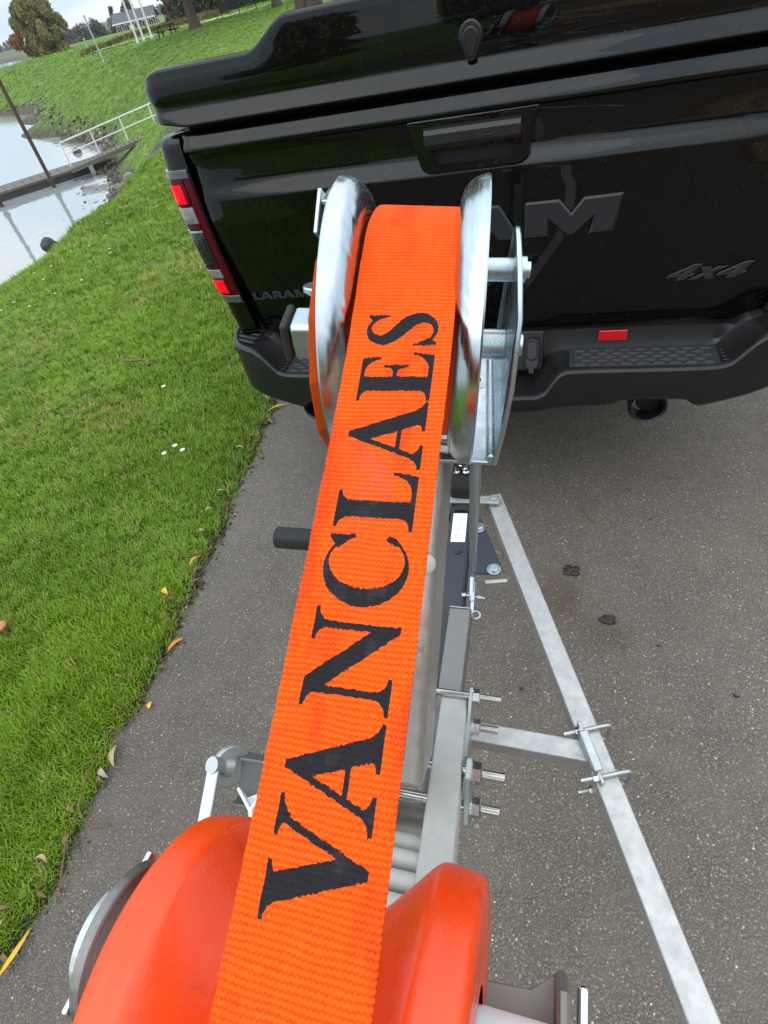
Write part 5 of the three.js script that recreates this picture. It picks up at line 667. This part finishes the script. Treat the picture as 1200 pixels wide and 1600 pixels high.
  { const g = new THREE.IcosahedronGeometry(1, 0), n = 3200, im = new THREE.InstancedMesh(g, Std({ color: lin(1, 1, 1), roughness: 0.95 }), n), mx = new THREE.Matrix4(), Q = new THREE.Quaternion(), E = new THREE.Euler(), c = new THREE.Color();
    for (let i = 0; i < n; i++) { const z = rr(-2.4, 2.2), x = edgeN(z) + Math.abs(gauss()) * 0.055 - 0.05, s = rr(0.0015, 0.006) * (rnd() < 0.06 ? 2 : 1); E.set(rnd() * 6, rnd() * 6, rnd() * 6); mx.compose(V(x, Math.max(ground(x, z), 0.004) + s * 0.3, z), Q.setFromEuler(E), V(s, s * 0.7, s * rr(0.6, 2.4))); im.setMatrixAt(i, mx); im.setColorAt(i, c.setRGB(...[[0.05, 0.036, 0.025], [0.09, 0.065, 0.042], [0.035, 0.028, 0.022], [0.17, 0.13, 0.085]][Math.floor(rnd() * 3.5)])); }
    im.name = 'soil_crumbs'; im.userData.kind = 'stuff'; im.castShadow = im.receiveShadow = true; scene.add(im); tag(im, 'dark soil crumbs and plant bits strewn along the asphalt edge', 'soil'); }
  const mud = Std({ color: lin(0.026, 0.021, 0.018), roughness: 0.5, bumpMap: pits, bumpScale: 0.004 });
  stone('dropping', 'dropping', 0.337, 0.006, 0.44, 0.030, mud, 'dark clump of droppings on the asphalt nearer to the side bar', 22); stone('dropping', 'dropping', 0.456, 0.006, 0.64, 0.026, mud, 'dark lump of droppings further right on the asphalt', 20); stone('crumb', 'crumb', 0.602, 0.005, 0.715, 0.010, mud, 'small black crumb on the asphalt right of the droppings', 3);
  stone('pebble', 'pebble', 0.832, 0.006, -0.68, 0.028, Std({ color: lin(0.16, 0.09, 0.05), roughness: 0.9 }), 'brown clod on the asphalt below the right bumper end', 4); stone('crumb', 'crumb', 0.79, 0.005, 0.86, 0.012, mud, 'narrow black crumb near the right frame edge', 2); stone('crumb', 'crumb', 0.19, 0.005, 0.92, 0.012, mud, 'black crumb between the tongue and the side bar', 2); stone('crumb', 'crumb', 0.55, 0.005, 0.0, 0.010, mud, 'tiny black crumb below the right exhaust', 2); stone('crumb', 'crumb', 0.36, 0.005, -0.32, 0.010, mud, 'tiny crumb left of the right exhaust on the asphalt', 2); stone('crumb', 'crumb', 0.62, 0.005, 0.16, 0.010, mud, 'tiny black crumb above the ring stain on the asphalt', 2);
  const cap = tag(part('mushroom', [new THREE.SphereGeometry(0.028, 20, 10, 0, 6.3, 0, 1.6).scale(1, 0.4, 1).translate(0, 0.06, 0), rod([0, 0, 0], [0, 0.06, 0], 0.008)], Std({ color: lin(0.42, 0.17, 0.06), roughness: 0.6 })), 'small orange brown mushroom in the grass at the left frame edge', 'mushroom'); cap.position.set(-1.80, ground(-1.8, 1.0), 1.0);
  const petal = Std({ color: lin(0.8, 0.8, 0.78), roughness: 0.7 }), heart = Std({ color: lin(0.7, 0.45, 0.02), roughness: 0.7 });
  const daisy = (x, z, l, g) => { const d = thing('daisy', l, 'flower', [x, ground(x, z), z], rnd() * 6, g); const p = []; for (let k = 0; k < 11; k++) p.push(new THREE.SphereGeometry(1, 8, 6).scale(0.0028, 0.0012, 0.0065).translate(0, 0, 0.0085).rotateX(-0.25).rotateY(k / 11 * 6.283).translate(0, 0.055, 0)); part('petals', p, petal, d); part('centre', new THREE.SphereGeometry(0.0045, 10, 8).scale(1, 0.6, 1).translate(0, 0.057, 0), heart, d); part('stem', rod([0, 0, 0], [0, 0.055, 0], 0.0012), lm([0.08, 0.16, 0.02]), d); };
  daisy(-1.655, -0.16, 'white daisy, upper of the pair in the lawn below the bumper'); daisy(-1.69, -0.10, 'white daisy, lower left of the pair in the lawn'); daisy(-1.585, -0.12, 'white daisy right of the pair, half hidden in the lawn'); daisy(-2.05, -0.72, 'lone white daisy further up the lawn'); daisy(-3.6, -4.6, 'white flower head far up the lawn by the tail lamp');
  for (let i = 0; i < 22; i++) { const x = rr(-6.6, -4.4), z = rr(-6.5, -2.5); daisy(x, z, 'tiny pale flower dotted on the lawn towards the water', 'pale flowers on the far lawn'); }
}
// timber shed on the far side of the road, seen in the truck's paint
{
  const S = thing('timber_shed', 'brown weathered board shed across the road', 'shed'); const cols = [0, 1, 2].map((i) => Std({ color: lin(0.17 - i * 0.035, 0.115 - i * 0.024, 0.075 - i * 0.016), roughness: 0.9, map: brushed }));
  for (let i = 0; i < 15; i++) part('board', rbox(0.03, 0.19, 11, 0.004).translate(7.2 + (i % 2) * 0.006, 0.12 + i * 0.2, 9.0), cols[i % 3], S); part('roof', rbox(4.4, 0.1, 11.6, 0.02).rotateZ(-0.2).translate(8.9, 3.45, 9.0), M.dark, S); part('back_wall', rbox(3.4, 3, 10.9, 0.02).translate(8.95, 1.5, 9.0), cols[2], S);
}
renderer.render(scene, camera);
